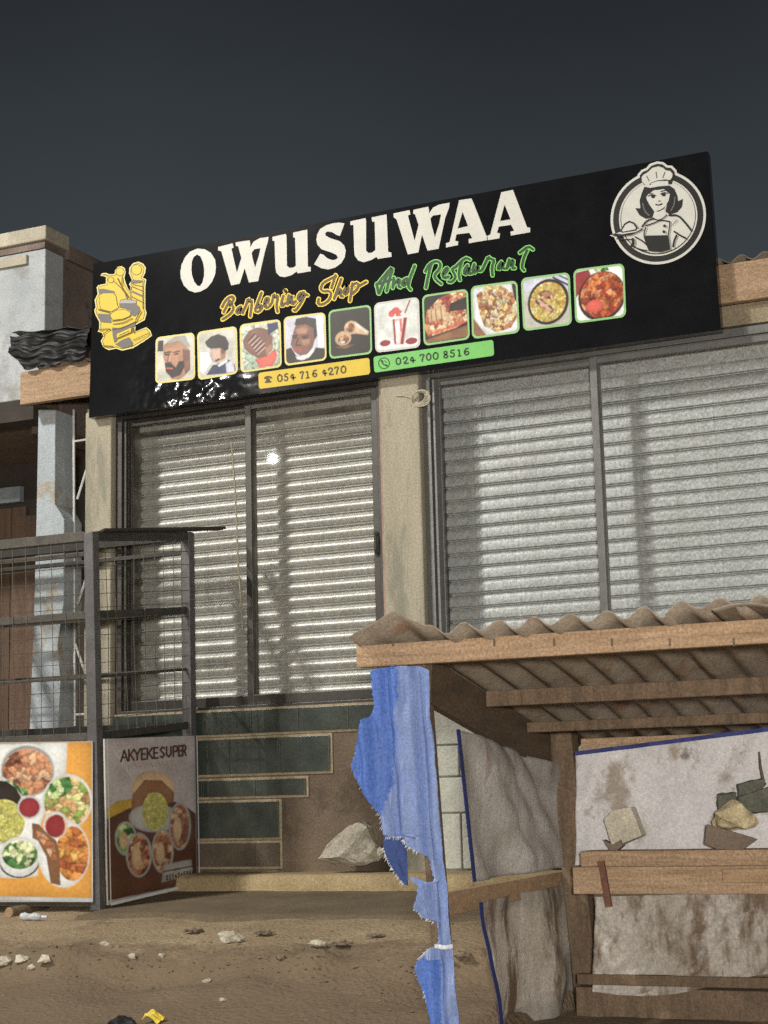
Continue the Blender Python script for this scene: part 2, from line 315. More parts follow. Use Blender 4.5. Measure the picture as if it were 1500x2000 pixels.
# ------------------------------------------------------------------ flat print helpers
class Print:
    """flat printed shapes on a real plane: traced points go through a crop's scale and offset on to the plane"""
    def __init__(s, plane, step=.0006):
        s.plane = plane; s.k = 0; s.step = step; s.mb = MB(); s.mats = []
        s.sc = 1; s.ox = 0; s.oy = 0
    def crop(s, sc, ox, oy): s.sc, s.ox, s.oy = sc, ox, oy; return s
    def P(s, p):
        return s.plane(s.ox+p[0]/s.sc, s.oy+p[1]/s.sc, s.k)
    def setm(s, m):
        if m not in s.mats: s.mats.append(m)
        s.mb.cm = s.mats.index(m)
    def fill(s, m, loop, *holes):
        s.k += s.step; s.setm(m); s.mb.poly([[s.P(p) for p in l] for l in (loop,)+holes]); return s
    def ell(s, m, cx, cy, rx, ry, n=28, shear=0, jag=0):
        pts = []
        for i in range(n):
            t = i*2*math.pi/n; q = 1+jag*random.uniform(-1, 1)
            pts.append((cx+rx*q*math.cos(t), cy+ry*q*math.sin(t)+shear*rx*math.cos(t)))
        return s.fill(m, pts)
    def stroke(s, m, pts, w, closed=False):
        s.k += s.step*.5; s.setm(m)
        pts = [Vector((p[0], p[1])) for p in pts]
        # smooth by one Chaikin pass
        if len(pts) > 2:
            q = [pts[0]]
            for a, b in zip(pts[:-1], pts[1:]): q += [a*.75+b*.25, a*.25+b*.75]
            q.append(pts[-1]); pts = q
        L = []; R = []
        n = len(pts)
        for i, p in enumerate(pts):
            d = (pts[min(i+1, n-1)]-pts[max(i-1, 0)])
            if d.length < 1e-6: d = Vector((1, 0))
            d.normalize(); nn = Vector((-d.y, d.x))
            L.append(p+nn*w/2); R.append(p-nn*w/2)
        d0 = (pts[0]-pts[1]).normalized()*w/2; d1 = (pts[-1]-pts[-2]).normalized()*w/2
        vs = []; fs = []
        for a, b in zip(L, R): vs += [s.P(a), s.P(b)]
        for i in range(n-1): fs.append((2*i, 2*i+1, 2*i+3, 2*i+2))
        s.mb.add(vs, fs)
        s.k += s.step*.25
        for c, dd in ((pts[0], d0), (pts[-1], d1)):     # round caps
            s.mb.poly([[s.P((c.x+w/2*math.cos(t), c.y+w/2*math.sin(t))) for t in [i*math.pi/5 for i in range(10)]]])
        return s
    def build(s, name, parent): return s.mb.build(name, s.mats, parent, recalc=False)

def quadmap(c):
    """unit square -> picture quad (tl, tr, br, bl)"""
    tl, tr, br, bl = [Vector(p) for p in c]
    return lambda u, v: (tl*(1-u)+tr*u)*(1-v)+(bl*(1-u)+br*u)*v
def rrect(q, inset=0.0, r=.12, asp=1.0):
    pts = []
    ix = inset/asp
    for cx, cy, a0 in ((1-ix, inset, -90), (1-ix, 1-inset, 0), (ix, 1-inset, 90), (ix, inset, 180)):
        rx = r/asp
        ox = cx-rx if cx > .5 else cx+rx; oy = cy-r if cy > .5 else cy+r
        for k in range(6):
            a = math.radians(a0+k*18); p = q(ox+rx*math.cos(a), oy+r*math.sin(a)); pts.append((p.x, p.y))
    return pts
def inset_poly(pts, d):
    P = [Vector(p) for p in pts]; n = len(P); out = []
    area = sum(P[i].x*P[(i+1) % n].y-P[(i+1) % n].x*P[i].y for i in range(n)); sg = 1 if area > 0 else -1
    for i in range(n):
        e1 = (P[i]-P[i-1]).normalized(); e2 = (P[(i+1) % n]-P[i]).normalized()
        nn = Vector((-(e1.y+e2.y), e1.x+e2.x))*sg
        if nn.length < .3: nn = Vector((-e1.y, e1.x))*sg
        nn.normalize(); out.append(P[i]+nn*d)
    return out

# ================================================================== GROUND
def ground_z(x, y):
    if x > -2.88 and 5 < y < 8.62: y2 = 7.2-max(0, 7.2-y) if y < 7.2 else 7.2; return -1.02-(7.2-min(y, 7.2))*.12-.03+.008*nse(x, y, 3, 7)
    if y > 10.5: z = -.56
    elif y > 8.0: z = -.56-(10.5-y)*.076
    elif y > 7.2:
        t = min(1, max(0, (8.0+.16*nse(x, 0, 31, 1.1)+.06*nse(x, 0, 33, 5)-y)/.16)); z = -.75-.11*t*t*(3-2*t)-.16*(8.0-y)/.8
    elif y > 4.5: z = -1.02-(7.2-y)*.12
    else: z = max(-1.45, -1.344-(4.5-y)*.05)
    fade = 1 if -14 < x < 4 and 3 < y < 13 else .0
    if fade:
        edge = math.exp(-((y-7.9)/.35)**2)
        z += .012*nse(x, y, 0, 2.5)+.008*nse(x, y, 3, 7)+.004*nse(x, y, 5, 22)
        z += edge*(.09*nse(x, y, 9, 1.3)+.05*nse(x, y, 2, 4)+.02*nse(x, y, 2, 11))
        z -= .055*math.exp(-((y-8.02-.1*nse(x, 0, 6, 1.2))/.07)**2)*max(0, .55+1.2*nse(x, 0, 8, .9))
    return z
xs = [-300, -150, -80, -40, -25, -16]+list(np.arange(-12, 2.01, .06))+[4, 7, 12, 25, 40, 80, 150, 300]
ys = [-300, -150, -80, -40, -20, -10, -4, 0, 2, 4]+list(np.arange(5, 11.01, .05))+[12, 14, 18, 25, 40, 80, 150, 300]
g = MB(); g.add([(x, y, ground_z(x, y)) for y in ys for x in xs],
    [(j*len(xs)+i, j*len(xs)+i+1, (j+1)*len(xs)+i+1, (j+1)*len(xs)+i) for j in range(len(ys)-1) for i in range(len(xs)-1)])
tag(g.build('ground', DIRT, smooth=True), kind='structure')
# dark strip along the foot of the shop: a cast shadow laid as coloured ground
def shadow_band(u, v):
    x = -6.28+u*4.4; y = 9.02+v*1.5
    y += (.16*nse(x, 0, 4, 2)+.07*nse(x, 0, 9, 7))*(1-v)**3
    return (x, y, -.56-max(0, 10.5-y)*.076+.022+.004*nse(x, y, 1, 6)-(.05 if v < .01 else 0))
tag(MB().grid(shadow_band, 60, 20).build('shadow_strip', SHADOW_BAND, smooth=True), kind='structure')

# ================================================================== SHOP BUILDING
shop = thing('shop_building', (-4.7, 10.5, -.56), 'shop front with two shuttered windows between beige pillars above tiled base', 'shop')
YW = 10.55
def X(px, py, y): return aty(px, py, y).x
def Z(px, py, y): return aty(px, py, y).z
# pillars
for x0, x1, nm in ((-7.27, -7.035, 'pillar'), (-4.795, -4.50, 'pillar'), (-1.93, -1.62, 'pillar')):
    m = MB(); m.box((x0, 10.50, -.58), (x1, 10.95, 2.985)); m.build(nm, PLAST_BEIGE, shop, bevel=.012)
# lintel, upper wall, shell
MB().box((-7.27, 10.58, 2.985), (1.6, 10.95, 3.10)).build('lintel', LINTEL, shop)
MB().box((-7.27, 10.64, 3.10), (1.6, 10.95, 3.42)).build('upper_wall', LINTEL, shop)
MB().box((-1.62, 10.56, -.58), (1.6, 10.95, 2.985)).build('end_wall', PLAST_BEIGE, shop)
MB().box((-7.27, 14.0, -.58), (1.6, 14.2, 3.42)).build('rear_wall', DARKWALL, shop)
MB().box((-7.27, 10.96, -.58), (-7.1, 14.0, 3.42)).build('side_wall', DARKWALL, shop)
MB().box((1.45, 10.96, -.58), (1.6, 14.0, 3.42)).build('side_wall', DARKWALL, shop)
# base wall with stepped tiling
MB().box((-7.035, YW, -.58), (-4.795, 10.95, .66)).build('base_wall', PLAST_BROWN, shop)
MB().box((-4.50, YW+.03, -.58), (-1.93, 10.95, .66)).build('base_wall', PALE_BLOCK, shop)
# concrete plinth ledge at the foot
pl = MB()
def plf(u, v):       # worn ledge: top, rounded nose, front
    x = -7.03+u*3.83; k = .02*nse(x, 0, 5, 2.2)+.012*nse(x, v, 6, 9); c = .03*max(0, nse(x, 0, 8, 5)-.25)
    prof = ((YW-.002, -.455), (10.22, -.456), (10.175+k+c*2, -.463-c), (10.16+k+c, -.485-c), (10.155+k, -.53), (10.15+k, -.60))
    y, z = prof[min(5, int(round(v*5)))]; return (x, y, z+.004*nse(x, y, 2, 8))
pl.grid(plf, 120, 5); pl.build('plinth', PLINTH, shop, smooth=True)
# tiles (rows traced from the photograph; joints pale)
rows = [  # z top, z bottom, list of joint x (pixel x at the row's middle), last x
    (1388, 1435, [236, 300, 400, 492, 585, 682, 735], False), (1443, 1513, [236, 352, 450, 546, 645], False),
    (1523, 1557, [236, 300, 397, 500, 598], False), (1566, 1638, [236, 385, 546], False), (1646, 1694, [236, 385, 500, 547], True)]
gm = MB(); proto = {}
for (y0, y1, jx, dusty) in rows:
    # rows slope in the picture with perspective: take heights at px 450
    zt, zb = Z(450, y0, 10.535), Z(450, y1, 10.535); ym = (y0+y1)/2
    xx = [X(p, ym, 10.535) for p in jx]; xx[0] = -7.03
    gm.box((xx[0], 10.541, zb-.012), (xx[-1]+.014, YW-.001, zt+.012))
    for a, b in zip(xx[:-1], xx[1:]):
        t = MB(); t.box((a+.004, 10.526+random.uniform(-.002, .002), zb+.004), (b-.004, 10.5405, zt-.004))
        t.build('tile', TILEB if dusty else TILE, shop, bevel=.002)
gm.build('grout_bed', GROUT, shop)
# pale blocks under the second window
zr = [.655, Z(880, 1455, 10.56), Z(880, 1517, 10.56), Z(880, 1588, 10.56), -.45]
for r in range(4):
    off = (r % 2)*.2
    for k in range(4):
        a = -4.5+k*.4-off; b = a+.4; a = max(a, -4.498)
        MB().box((a+.006, 10.545+random.uniform(-.003, .003), zr[r+1]+.006), (b-.006, 10.579, zr[r]-.006)).build('block', PALE_BLOCK, shop, bevel=.006)

# ---- windows: aluminium sliding frames with panes
def window(x0, x1, z0, z1, xm, frame_mat, name='window'):
    f = MB(); t = .055
    f.box((x0, 10.56, z0), (x0+t, 10.68, z1)); f.box((x1-t, 10.56, z0), (x1, 10.68, z1))
    f.box((x0+t, 10.56, z1-t), (x1-t, 10.68, z1)); f.box((x0+t, 10.56, z0), (x1-t, 10.68, z0+t*.8))
    f.box((x0+t+.012, 10.575, z0+.05), (x0+t+.03, 10.59, z1-.06))
    win = f.build(name, frame_mat, shop, bevel=.003)
    # two sashes on their own tracks
    for a, b, y in ((x0+t, xm+.028, 10.635), (xm-.028, x1-t, 10.592)):
        s = MB(); w = .05
        for c in (a+.001, b-w-.001): s.box((c, y-.016, z0+.045), (c+w, y+.016, z1-.056))
        s.box((a+w+.001, y-.014, z0+.045), (b-w-.001, y+.014, z0+.045+.07)); s.box((a+w+.001, y-.014, z1-.056-.05), (b-w-.001, y+.014, z1-.056))
        s.build('sash', frame_mat, win, bevel=.003)
        MB().box((a+w, y-.003, z0+.115), (b-w, y+.003, z1-.106)).build('pane', GLASS, win)
    return win
w1 = window(-7.033, -4.797, .66, 2.965, X(489, 1080, 10.59), ALU)
# door handle and pink seal on the right stile
hx = X(735, 1060, 10.55)
h = MB(); hz0, hz1 = Z(735, 1085, 10.55), Z(735, 1036, 10.55)
h.tube([(hx, 10.576, hz0+.02), (hx, 10.55, hz0+.02), (hx, 10.54, hz0+.04), (hx, 10.54, hz1-.04), (hx, 10.55, hz1-.02), (hx, 10.576, hz1-.02)], .012, 8)
h.box((hx-.02, 10.566, hz0), (hx+.02, 10.575, hz1)); h.build('handle', STEELD, w1)
sl = X(749, 1000, 10.55); MB().box((sl-.012, 10.545, .70), (sl+.004, 10.559, 2.93)).build('door_seal', PINK, w1)
w2 = window(-4.497, -1.93, .66, 2.965, X(1171, 960, 10.59), ALUG)

# ---- roller shutters behind the glass: every slat a piece
def shutter(x0, x1, z0, z1, pitch, prof, m, y=10.86):
    n = int((z1-z0)/pitch)
    sh = MB().box((x0+.03, y-.03, z1-.001), (x1-.03, y+.12, z1+.2)).build('roller_shutter', m, shop)
    for a in (x0-.02, x1-.03): MB().box((a, y-.05, z0-.05), (a+.05, y+.05, z1+.1)).build('guide_rail', ALU, sh)
    p = MB(); nx = 12
    vs = []
    for i in range(nx+1):
        xx = x0+.031+(x1-x0-.062)*i/nx
        for (dy, dz) in prof:
            vs.append((xx, y-dy+.0012*math.sin(i*2.3), z0+dz*pitch))
    k = len(prof)
    p.add(vs, [(i*k+j, (i+1)*k+j, (i+1)*k+j+1, i*k+j+1) for i in range(nx) for j in range(k-1)])
    s0 = p.build('slat', m, sh, smooth=True); s0.data.set_sharp_from_angle(angle=math.radians(40))
    for r in range(1, n):
        copy_part(s0, sh, (random.uniform(-.003, .003), random.uniform(-.0025, .0025), r*pitch+random.uniform(-.0015, .0015)))
    MB().box((x0+.031, y-.02, z0-.09), (x1-.031, y+.015, z0-.003)).build('bottom_bar', ALU, sh)
prof1 = [(0, 0), (-.034, .01), (-.034, .12), (.0, .125), (.001, .19), (-.024, .195), (-.024, .30), (.002, .31)]+[(.002+.019*math.sin(t*math.pi/8), .32+.65*t/8) for t in range(1, 8)]+[(.003, .975), (0, 1.0)]
prof2 = [(0, 0), (-.034, .002), (-.034, .11), (-.001, .115), (.0, .155), (-.02, .16), (-.02, .205), (.005, .21), (.011, .25), (.0125, .38), (.013, .55), (.0125, .72), (.010, .88), (.004, .965), (0, 1.0)]
shutter(-7.02, -4.80, .74, 2.86, .0945, prof1, GALV)
shutter(-4.49, -1.94, .74, 2.82, .0945, prof2, GALV2)
MB().box((-7.2, 11.2, .6), (1.4, 11.25, 3.3)).build('inner_wall', DARKWALL, shop)

# ---- roof: fascia timbers and corrugated sheet
xl = X(40, 755, 10.52)
fb = MB(); fb.box((xl, 10.515, 3.125), (1.9, 10.575, 3.385)); fb.build('fascia_board', WOODX, shop, bevel=.006)
def roofz(u, v):
    x = -7.75+u*9.7; y = 10.505+v*3.9
    return (x, y, 3.405+.02*math.sin(x*2*math.pi/.15)+.012*nse(x, y, 0, 2)+v*.5)
solid(MB().grid(roofz, 640, 6).build('roof_sheet', RUST_ROOF, shop, smooth=True), .003)
MB().box((-7.9, 10.575, 3.15), (-7.83, 14, 3.37)).build('rafter', WOODD, shop)

# ================================================================== SIGN
YS = 10.42
sign = thing('shop_sign', (-4.9, YS, 2.96), 'long black shop sign with white title, script lines and ten food and haircut pictures', 'sign')
def splane(px, py, k): p = aty(px, py, YS); return (p.x, YS-.001-k, p.z)
tl, tr, br, bl = (aty(*q, YS) for q in ((182, 516), (1382, 295), (1408, 644), (173, 816)))
b = MB(); NU, NV = 60, 16
def sgrid(u, v):
    p = (tl*(1-u)+tr*u)*(1-v)+(bl*(1-u)+br*u)*v
    return (p.x, YS+.0, p.z)
b.prism([sgrid(0, 0), sgrid(1, 0), sgrid(1, 1), sgrid(0, 1)], (0, .075, 0))
_c = aty(375, 765, YS)-Vector((-4.9, YS, 2.96)); sign_wrinkles(SIGNB, tuple(_c), .10, .62, .0005, .030)
b.build('panel', SIGNB, sign, bevel=.004)
WHT = flat('sign_white', (.56, .55, .50)); WHT2 = flat('sign_cream', (.55, .545, .50))
YLW = flat('sign_yellow', (.62, .45, .035)); PYL = flat('sign_pale_yellow', (.66, .58, .20)); DBR = flat('sign_dark_brown', (.075, .045, .012))
GRN = flat('sign_green', (.17, .50, .12)); PGR = flat('sign_pale_green', (.26, .50, .20)); DGR = flat('sign_dark_green', (.012, .045, .012))
BLK = flat('sign_black', (.014, .013, .012)); GRY = flat('sign_grey', (.13, .12, .115)); LGRY = flat('sign_light_grey', (.35, .34, .32))
SYL = flat('script_yellow', (.80, .58, .05)); SGR = flat('script_green', (.22, .62, .14))
# title letters: each one a piece
c1 = (4.1667, 340, 440); c2 = (4.1667, 690, 360)
LET = [
 (c1, [(190,190),(250,195),(300,225),(335,280),(342,340),(335,400),(310,460),(270,510),(215,540),(170,548),(120,530),(80,490),(55,430),(52,380),(62,320),(90,260),(130,215)],
      [[(190,238),(215,255),(235,300),(245,350),(245,410),(232,465),(212,495),(190,492),(165,460),(148,410),(142,360),(145,300),(160,258)]]),
 (c1, [(358,177),(478,147),(485,182),(468,190),(512,388),(548,265),(522,170),(505,170),(500,140),(615,122),(622,152),(618,182),(650,132),(700,105),(770,95),(765,130),(740,215),(685,455),(610,466),(575,350),(535,475),(465,490),(385,212),(360,206)],
      [[(632,225),(655,195),(704,187),(690,250),(660,345),(640,270)]]),
 (c1, [(800,95),(912,70),(916,95),(920,330),(940,347),(970,345),(992,330),(985,100),(970,100),(970,60),(1085,35),(1090,338),(1112,338),(1113,375),(1005,392),(1000,375),(960,405),(900,423),(860,415),(832,385),(825,340),(818,127),(802,127)], []),
 (c1, [(1388,-15),(1350,88),(1325,80),(1290,58),(1250,50),(1230,65),(1235,85),(1270,105),(1350,130),(1385,165),(1398,205),(1390,260),(1360,310),(1310,345),(1255,360),(1200,350),(1140,318),(1190,232),(1215,240),(1250,270),(1290,285),(1320,278),(1335,262),(1320,240),(1280,222),(1200,195),(1168,160),(1158,120),(1165,75),(1190,30),(1240,0),(1290,-15),(1340,-22)], []),
 (c2, [(-24,302),(100,275),(105,300),(105,540),(125,560),(155,555),(180,535),(175,305),(155,305),(150,270),(272,245),(285,550),(310,555),(312,590),(200,608),(190,590),(150,615),(85,635),(40,620),(12,580),(8,540),(2,332),(-22,332)], []),
 (c2, [(328,237),(460,210),(465,245),(445,255),(500,460),(532,330),(502,242),(488,242),(490,208),(610,182),(618,215),(615,240),(650,190),(700,165),(785,150),(780,190),(750,270),(695,525),(605,540),(560,410),(530,555),(445,570),(352,285),(330,270)],
      [[(628,280),(650,255),(715,245),(700,320),(665,430),(640,340)]]),
 (c2, [(862,130),(960,115),(970,130),(1082,415),(1088,420),(1088,455),(940,480),(940,445),(970,440),(945,395),(840,408),(830,460),(855,465),(853,495),(755,515),(755,480),(785,470)], [[(890,225),(935,340),(850,360)]]),
 (c2, [(1205,65),(1300,45),(1415,350),(1440,355),(1440,390),(1283,418),(1280,385),(1310,378),(1285,330),(1185,345),(1170,395),(1195,400),(1190,440),(1095,455),(1092,420),(1115,410)], [[(1232,165),(1280,285),(1195,300)]]),
]
for c, out, holes in LET:
    p = Print(splane); p.crop(*c); p.fill(WHT, out, *holes); p.build('letter', sign)
# script lines
def script(name, c, strokes, outer, dark, w0, w1):
    p = Print(splane, .00025); p.crop(*c)
    for st in strokes: p.stroke(outer, st, w0)
    for st in strokes: p.stroke(dark, st, w1)
    return p.build(name, sign)
SC1 = [[(70,350),(100,290),(150,245),(185,250),(180,290),(130,335),(170,330),(185,360),(160,410),(100,455),(75,470)], [(145,285),(85,400)],
 [(255,345),(225,360),(205,400),(225,415),(255,375),(262,345),(255,400),(275,410)], [(275,395),(310,320),(325,265),(340,290),(365,280),(345,440)],
 [(455,210),(425,290),(385,390),(430,400),(465,350),(450,325),(410,360)], [(480,330),(520,300),(530,260),(500,260),(480,310),(490,360),(530,350),(555,310)],
 [(560,300),(575,215),(590,250),(620,235),(600,330),(612,395)], [(670,240),(645,320),(655,345),(690,310)], [(686,196),(692,190)],
 [(705,320),(722,235)], [(708,325),(745,245),(760,240),(745,320),(770,320),(790,290)], [(870,205),(825,215),(805,270),(825,285),(860,235),(885,215),(850,300),(790,385),(772,380)], [(880,225),(905,235)],
 [(1185,48),(1130,75),(1060,110),(1030,170),(1060,200),(1110,190),(1140,215),(1120,280),(1060,325),(1005,325),(1015,270)], [(1180,40),(1140,165)],
 [(1235,75),(1200,170),(1165,270)], [(1180,240),(1195,215),(1225,170),(1240,190),(1225,245),(1250,245)], [(1290,150),(1260,190),(1265,235),(1300,210),(1310,160),(1290,150)],
 [(1345,120),(1335,200),(1320,290)], [(1335,150),(1380,110),(1410,130),(1390,180),(1345,220)], [(1400,150),(1480,105)]]
script('script_lettering', (5, 420, 530), SC1, SYL, DBR, 46, 22)
SC2 = [[(70,400),(110,350),(200,240),(215,250),(185,340),(160,450)], [(72,385),(88,470)], [(100,385),(200,345)], [(190,260),(120,400),(95,470)],
 [(215,420),(225,330)], [(215,400),(265,340),(280,345),(265,410),(285,415)], [(345,335),(310,350),(295,395),(320,405),(345,360)], [(410,225),(365,340),(350,410),(375,435)],
 [(560,200),(530,310),(510,420)], [(505,275),(540,210),(600,180),(640,200),(635,250),(580,310),(600,350),(645,385)],
 [(660,310),(700,270),(710,240),(680,250),(655,300),(670,340),(710,320)], [(760,240),(740,260),(760,290),(775,330),(740,370),(710,365)],
 [(830,180),(800,290),(812,350)], [(770,240),(860,150),(900,170)], [(880,220),(850,260),(850,310),(885,280),(900,220),(895,300),(920,290)],
 [(940,210),(920,280),(950,290),(980,210),(970,270),(1000,270)], [(1010,260),(1040,200),(1065,140),(1090,170),(1120,170),(1095,240),(1102,310)],
 [(1180,190),(1150,230),(1150,265),(1185,230),(1200,180),(1190,250),(1215,250)], [(1228,250),(1250,170)], [(1235,240),(1280,170),(1290,180),(1275,250),(1300,245)],
 [(1410,90),(1380,150),(1360,240),(1382,265)], [(1345,110),(1420,50),(1460,80)]]
script('script_lettering', (4.5455, 720, 470), SC2, SGR, DGR, 41, 21)

# phone strips
DIG = {'0': [[(.5,.06),(.85,.2),(.9,.5),(.82,.82),(.5,.95),(.18,.82),(.1,.5),(.15,.2),(.5,.06)]], '1': [[(.22,.2),(.52,.06),(.52,.95)], [(.22,.95),(.82,.95)]],
 '2': [[(.15,.3),(.3,.08),(.65,.08),(.85,.3),(.6,.6),(.12,.93),(.92,.93)]], '4': [[(.66,.96),(.66,.05),(.08,.68),(.98,.68)]],
 '5': [[(.85,.07),(.25,.07),(.2,.45),(.6,.38),(.88,.62),(.7,.92),(.3,.95),(.1,.8)]], '6': [[(.8,.12),(.5,.08),(.2,.4),(.15,.7),(.4,.95),(.75,.9),(.88,.68),(.7,.48),(.4,.5),(.2,.65)]],
 '7': [[(.08,.2),(.1,.07),(.92,.07),(.52,.5),(.42,.95)]], '8': [[(.5,.5),(.2,.3),(.3,.08),(.7,.08),(.8,.3),(.5,.5),(.12,.7),(.25,.93),(.75,.93),(.88,.7),(.5,.5)]],
 'A': [[(.0,1),(.5,0),(1,1)], [(.2,.65),(.8,.65)]], 'K': [[(.1,0),(.1,1)], [(.95,0),(.2,.55)], [(.35,.45),(1,1)]], 'Y': [[(0,0),(.5,.5),(1,0)], [(.5,.5),(.5,1)]],
 'E': [[(.95,0),(.1,0),(.1,1),(.95,1)], [(.1,.5),(.8,.5)]], 'S': [[(.9,.12),(.5,0),(.1,.22),(.5,.5),(.9,.75),(.5,1),(.08,.88)]], 'U': [[(.1,0),(.1,.75),(.5,1),(.9,.75),(.9,0)]],
 'P': [[(.1,1),(.1,0),(.7,0),(.95,.25),(.7,.52),(.1,.52)]], 'R': [[(.1,1),(.1,0),(.7,0),(.95,.25),(.7,.52),(.1,.52)], [(.5,.52),(.95,1)]]}
def strip(name, corners, m, txt, dark, asp):
    q = quadmap(corners); p = Print(splane, .0004); p.fill(m, rrect(q, 0, .16, asp)); st = p.build(name, sign)
    for ch, u0, u1 in txt:
        p2 = Print(splane, .0003); p2.k = .0012
        for sk in DIG[ch]:
            pts = [q(u0+(u1-u0)*x, .27+.47*y) for x, y in sk]; p2.stroke(dark, [(a.x, a.y) for a in pts], 3.0)
        p2.build('digit', st)
    p2 = Print(splane, .0003); p2.k = .0012
    cx, cy = q(.085, .5)
    if m is GRN:
        p2.stroke(dark, [(cx+10.6*math.cos(t), cy+10.6*math.sin(t)) for t in [i*math.pi/9 for i in range(19)]], 1.9)
        p2.stroke(dark, [(cx-4.5, cy-5), (cx-3, cy+1), (cx+4.5, cy+5)], 2.6)
        p2.stroke(dark, [(cx-5, cy-5), (cx-3, cy-3)], 3.6); p2.stroke(dark, [(cx+3, cy+4), (cx+5.5, cy+4.5)], 3.6)
        p2.stroke(dark, [(cx+1, cy-5), (cx+5, cy-1)], 1.3)
    else:
        p2.stroke(dark, [(cx-6, cy-3), (cx, cy-6), (cx+6, cy-4)], 4.2); p2.stroke(dark, [(cx-5, cy+5), (cx+5, cy+4)], 3.4)
        p2.ell(dark, cx, cy+1, 4, 4, 12)
    p2.build('phone_icon', st)
def U(l, a, w): return [(ch, (x0-a)/w, (x1-a)/w) for ch, x0, x1 in l]
strip('phone_strip', [(504.7,728.3),(721.7,698.7),(723.3,730.8),(505.8,760)], YLW,
  U([('0',308,372),('5',388,440),('4',452,520),('7',575,628),('1',640,690),('6',715,780),('4',830,888),('2',900,970),('7',980,1040),('0',1052,1120)], 90, 1305), DBR, 6.8)
strip('phone_strip', [(729.5,696.7),(963.5,663.5),(965.3,694.7),(731.3,728)], GRN,
  U([('0',305,368),('2',382,450),('4',455,525),('7',575,640),('0',648,708),('0',722,790),('8',838,900),('5',915,975),('1',1000,1045),('6',1068,1138)], 60, 1350), DGR, 7.2)

# picture tiles
CA, CB, CC = (5.5556, 290, 580), (5.1724, 540, 570), (3.5714, 820, 500)
def col(n, c): return mat(n, tuple(min(1, x*1.15) for x in c), tuple(x*.6 for x in c), scale=26, rough=.35, bump=0, grain=.3, gscale=150)
SK1, SK2, SK3 = col('print_skin', (.30, .16, .10)), col('print_skin_pale', (.42, .30, .25)), col('print_skin_dark', (.16, .075, .06))
HAIR = col('print_hair', (.035, .028, .026)); PGREY = col('print_grey', (.44, .43, .38)); PWHITE = col('print_white', (.66, .66, .66)); PBLUE = col('print_blue_grey', (.46, .46, .54))
PDARK = col('print_dark', (.028, .022, .018)); PRED = col('print_red', (.48, .09, .07)); PDRED = col('print_dark_red', (.22, .03, .035)); PGREEN = col('print_soft_green', (.33, .42, .34)); PTAN = col('print_tan', (.48, .33, .20)); PNAVY = col('print_navy', (.03, .035, .08)); PPINK = col('print_pink', (.58, .36, .35)); PBRN = col('print_brown', (.20, .10, .05))
F_PIZZA = food('print_pizza', [(.55,.36,.20),(.42,.10,.06),(.30,.05,.04),(.62,.45,.28)], 30)
F_FRIES = food('print_fries', [(.60,.42,.18),(.36,.15,.08),(.62,.55,.38),(.28,.10,.06),(.55,.50,.25)], 40)
F_RICE = food('print_rice', [(.62,.44,.10),(.66,.52,.18),(.55,.34,.07),(.6,.55,.25)], 55)
F_STEW = food('print_stew', [(.42,.09,.03),(.30,.05,.02),(.50,.15,.05),(.20,.04,.02)], 34)
F_MEAT = food('print_meat', [(.26,.10,.05),(.42,.20,.11),(.15,.06,.04),(.5,.32,.2)], 34)
F_VEG = food('print_greens', [(.06,.16,.05),(.16,.28,.08),(.40,.50,.22),(.05,.10,.05)], 36)
F_SALAD = food('print_salad', [(.20,.30,.07),(.55,.42,.20),(.42,.26,.12),(.55,.55,.25),(.30,.16,.09)], 32)
F_PLANT = food('print_plantain', [(.50,.22,.06),(.34,.11,.04),(.58,.34,.10),(.42,.16,.05)], 26)
F_AKY = food('print_akyeke', [(.58,.55,.16),(.62,.60,.22),(.52,.50,.12)], 90)
F_NOISE = food('print_foliage', [(.40,.45,.36),(.48,.46,.38),(.30,.36,.28)], 30)
def homog(quad):
    """photo pixel -> unit square of a printed picture"""
    A = []; B = []
    for (x, y), (u, v) in zip(quad, ((0, 0), (1, 0), (1, 1), (0, 1))):
        A += [[x, y, 1, 0, 0, 0, -u*x, -u*y], [0, 0, 0, x, y, 1, -v*x, -v*y]]; B += [u, v]
    return np.append(np.linalg.solve(np.array(A, float), np.array(B, float)), 1).reshape(3, 3)
FOODS = {id(F_PIZZA): ([(.60,.38,.20),(.42,.10,.06),(.28,.05,.04),(.66,.48,.30),(.5,.2,.1)], 90), id(F_FRIES): ([(.62,.44,.18),(.36,.15,.08),(.64,.58,.42),(.25,.09,.05),(.58,.50,.28),(.5,.3,.15)], 150),
  id(F_RICE): ([(.64,.46,.10),(.68,.54,.18),(.55,.34,.07),(.66,.60,.30)], 260), id(F_STEW): ([(.44,.10,.03),(.32,.05,.02),(.52,.17,.06),(.20,.04,.02),(.55,.26,.14)], 80),
  id(F_MEAT): ([(.26,.10,.05),(.42,.20,.11),(.15,.06,.04),(.50,.32,.2),(.33,.14,.08)], 60), id(F_VEG): ([(.06,.16,.05),(.16,.28,.08),(.40,.50,.22),(.04,.09,.04),(.55,.6,.35)], 70),
  id(F_SALAD): ([(.20,.30,.07),(.55,.42,.20),(.42,.26,.12),(.55,.55,.25),(.30,.16,.09)], 80), id(F_PLANT): ([(.50,.22,.06),(.34,.11,.04),(.58,.34,.10),(.42,.16,.05),(.25,.07,.03)], 45),
  id(F_AKY): ([(.58,.55,.16),(.62,.60,.22),(.54,.51,.13)], 420), id(F_NOISE): ([(.40,.45,.36),(.50,.48,.40),(.28,.36,.28)], 60)}
def base_of(m):
    r = [n for n in m.node_tree.nodes if n.type == 'VALTORGB']
    return np.array(r[0].color_ramp.elements[-1].color[:3]) if r else np.array((.5, .5, .5))
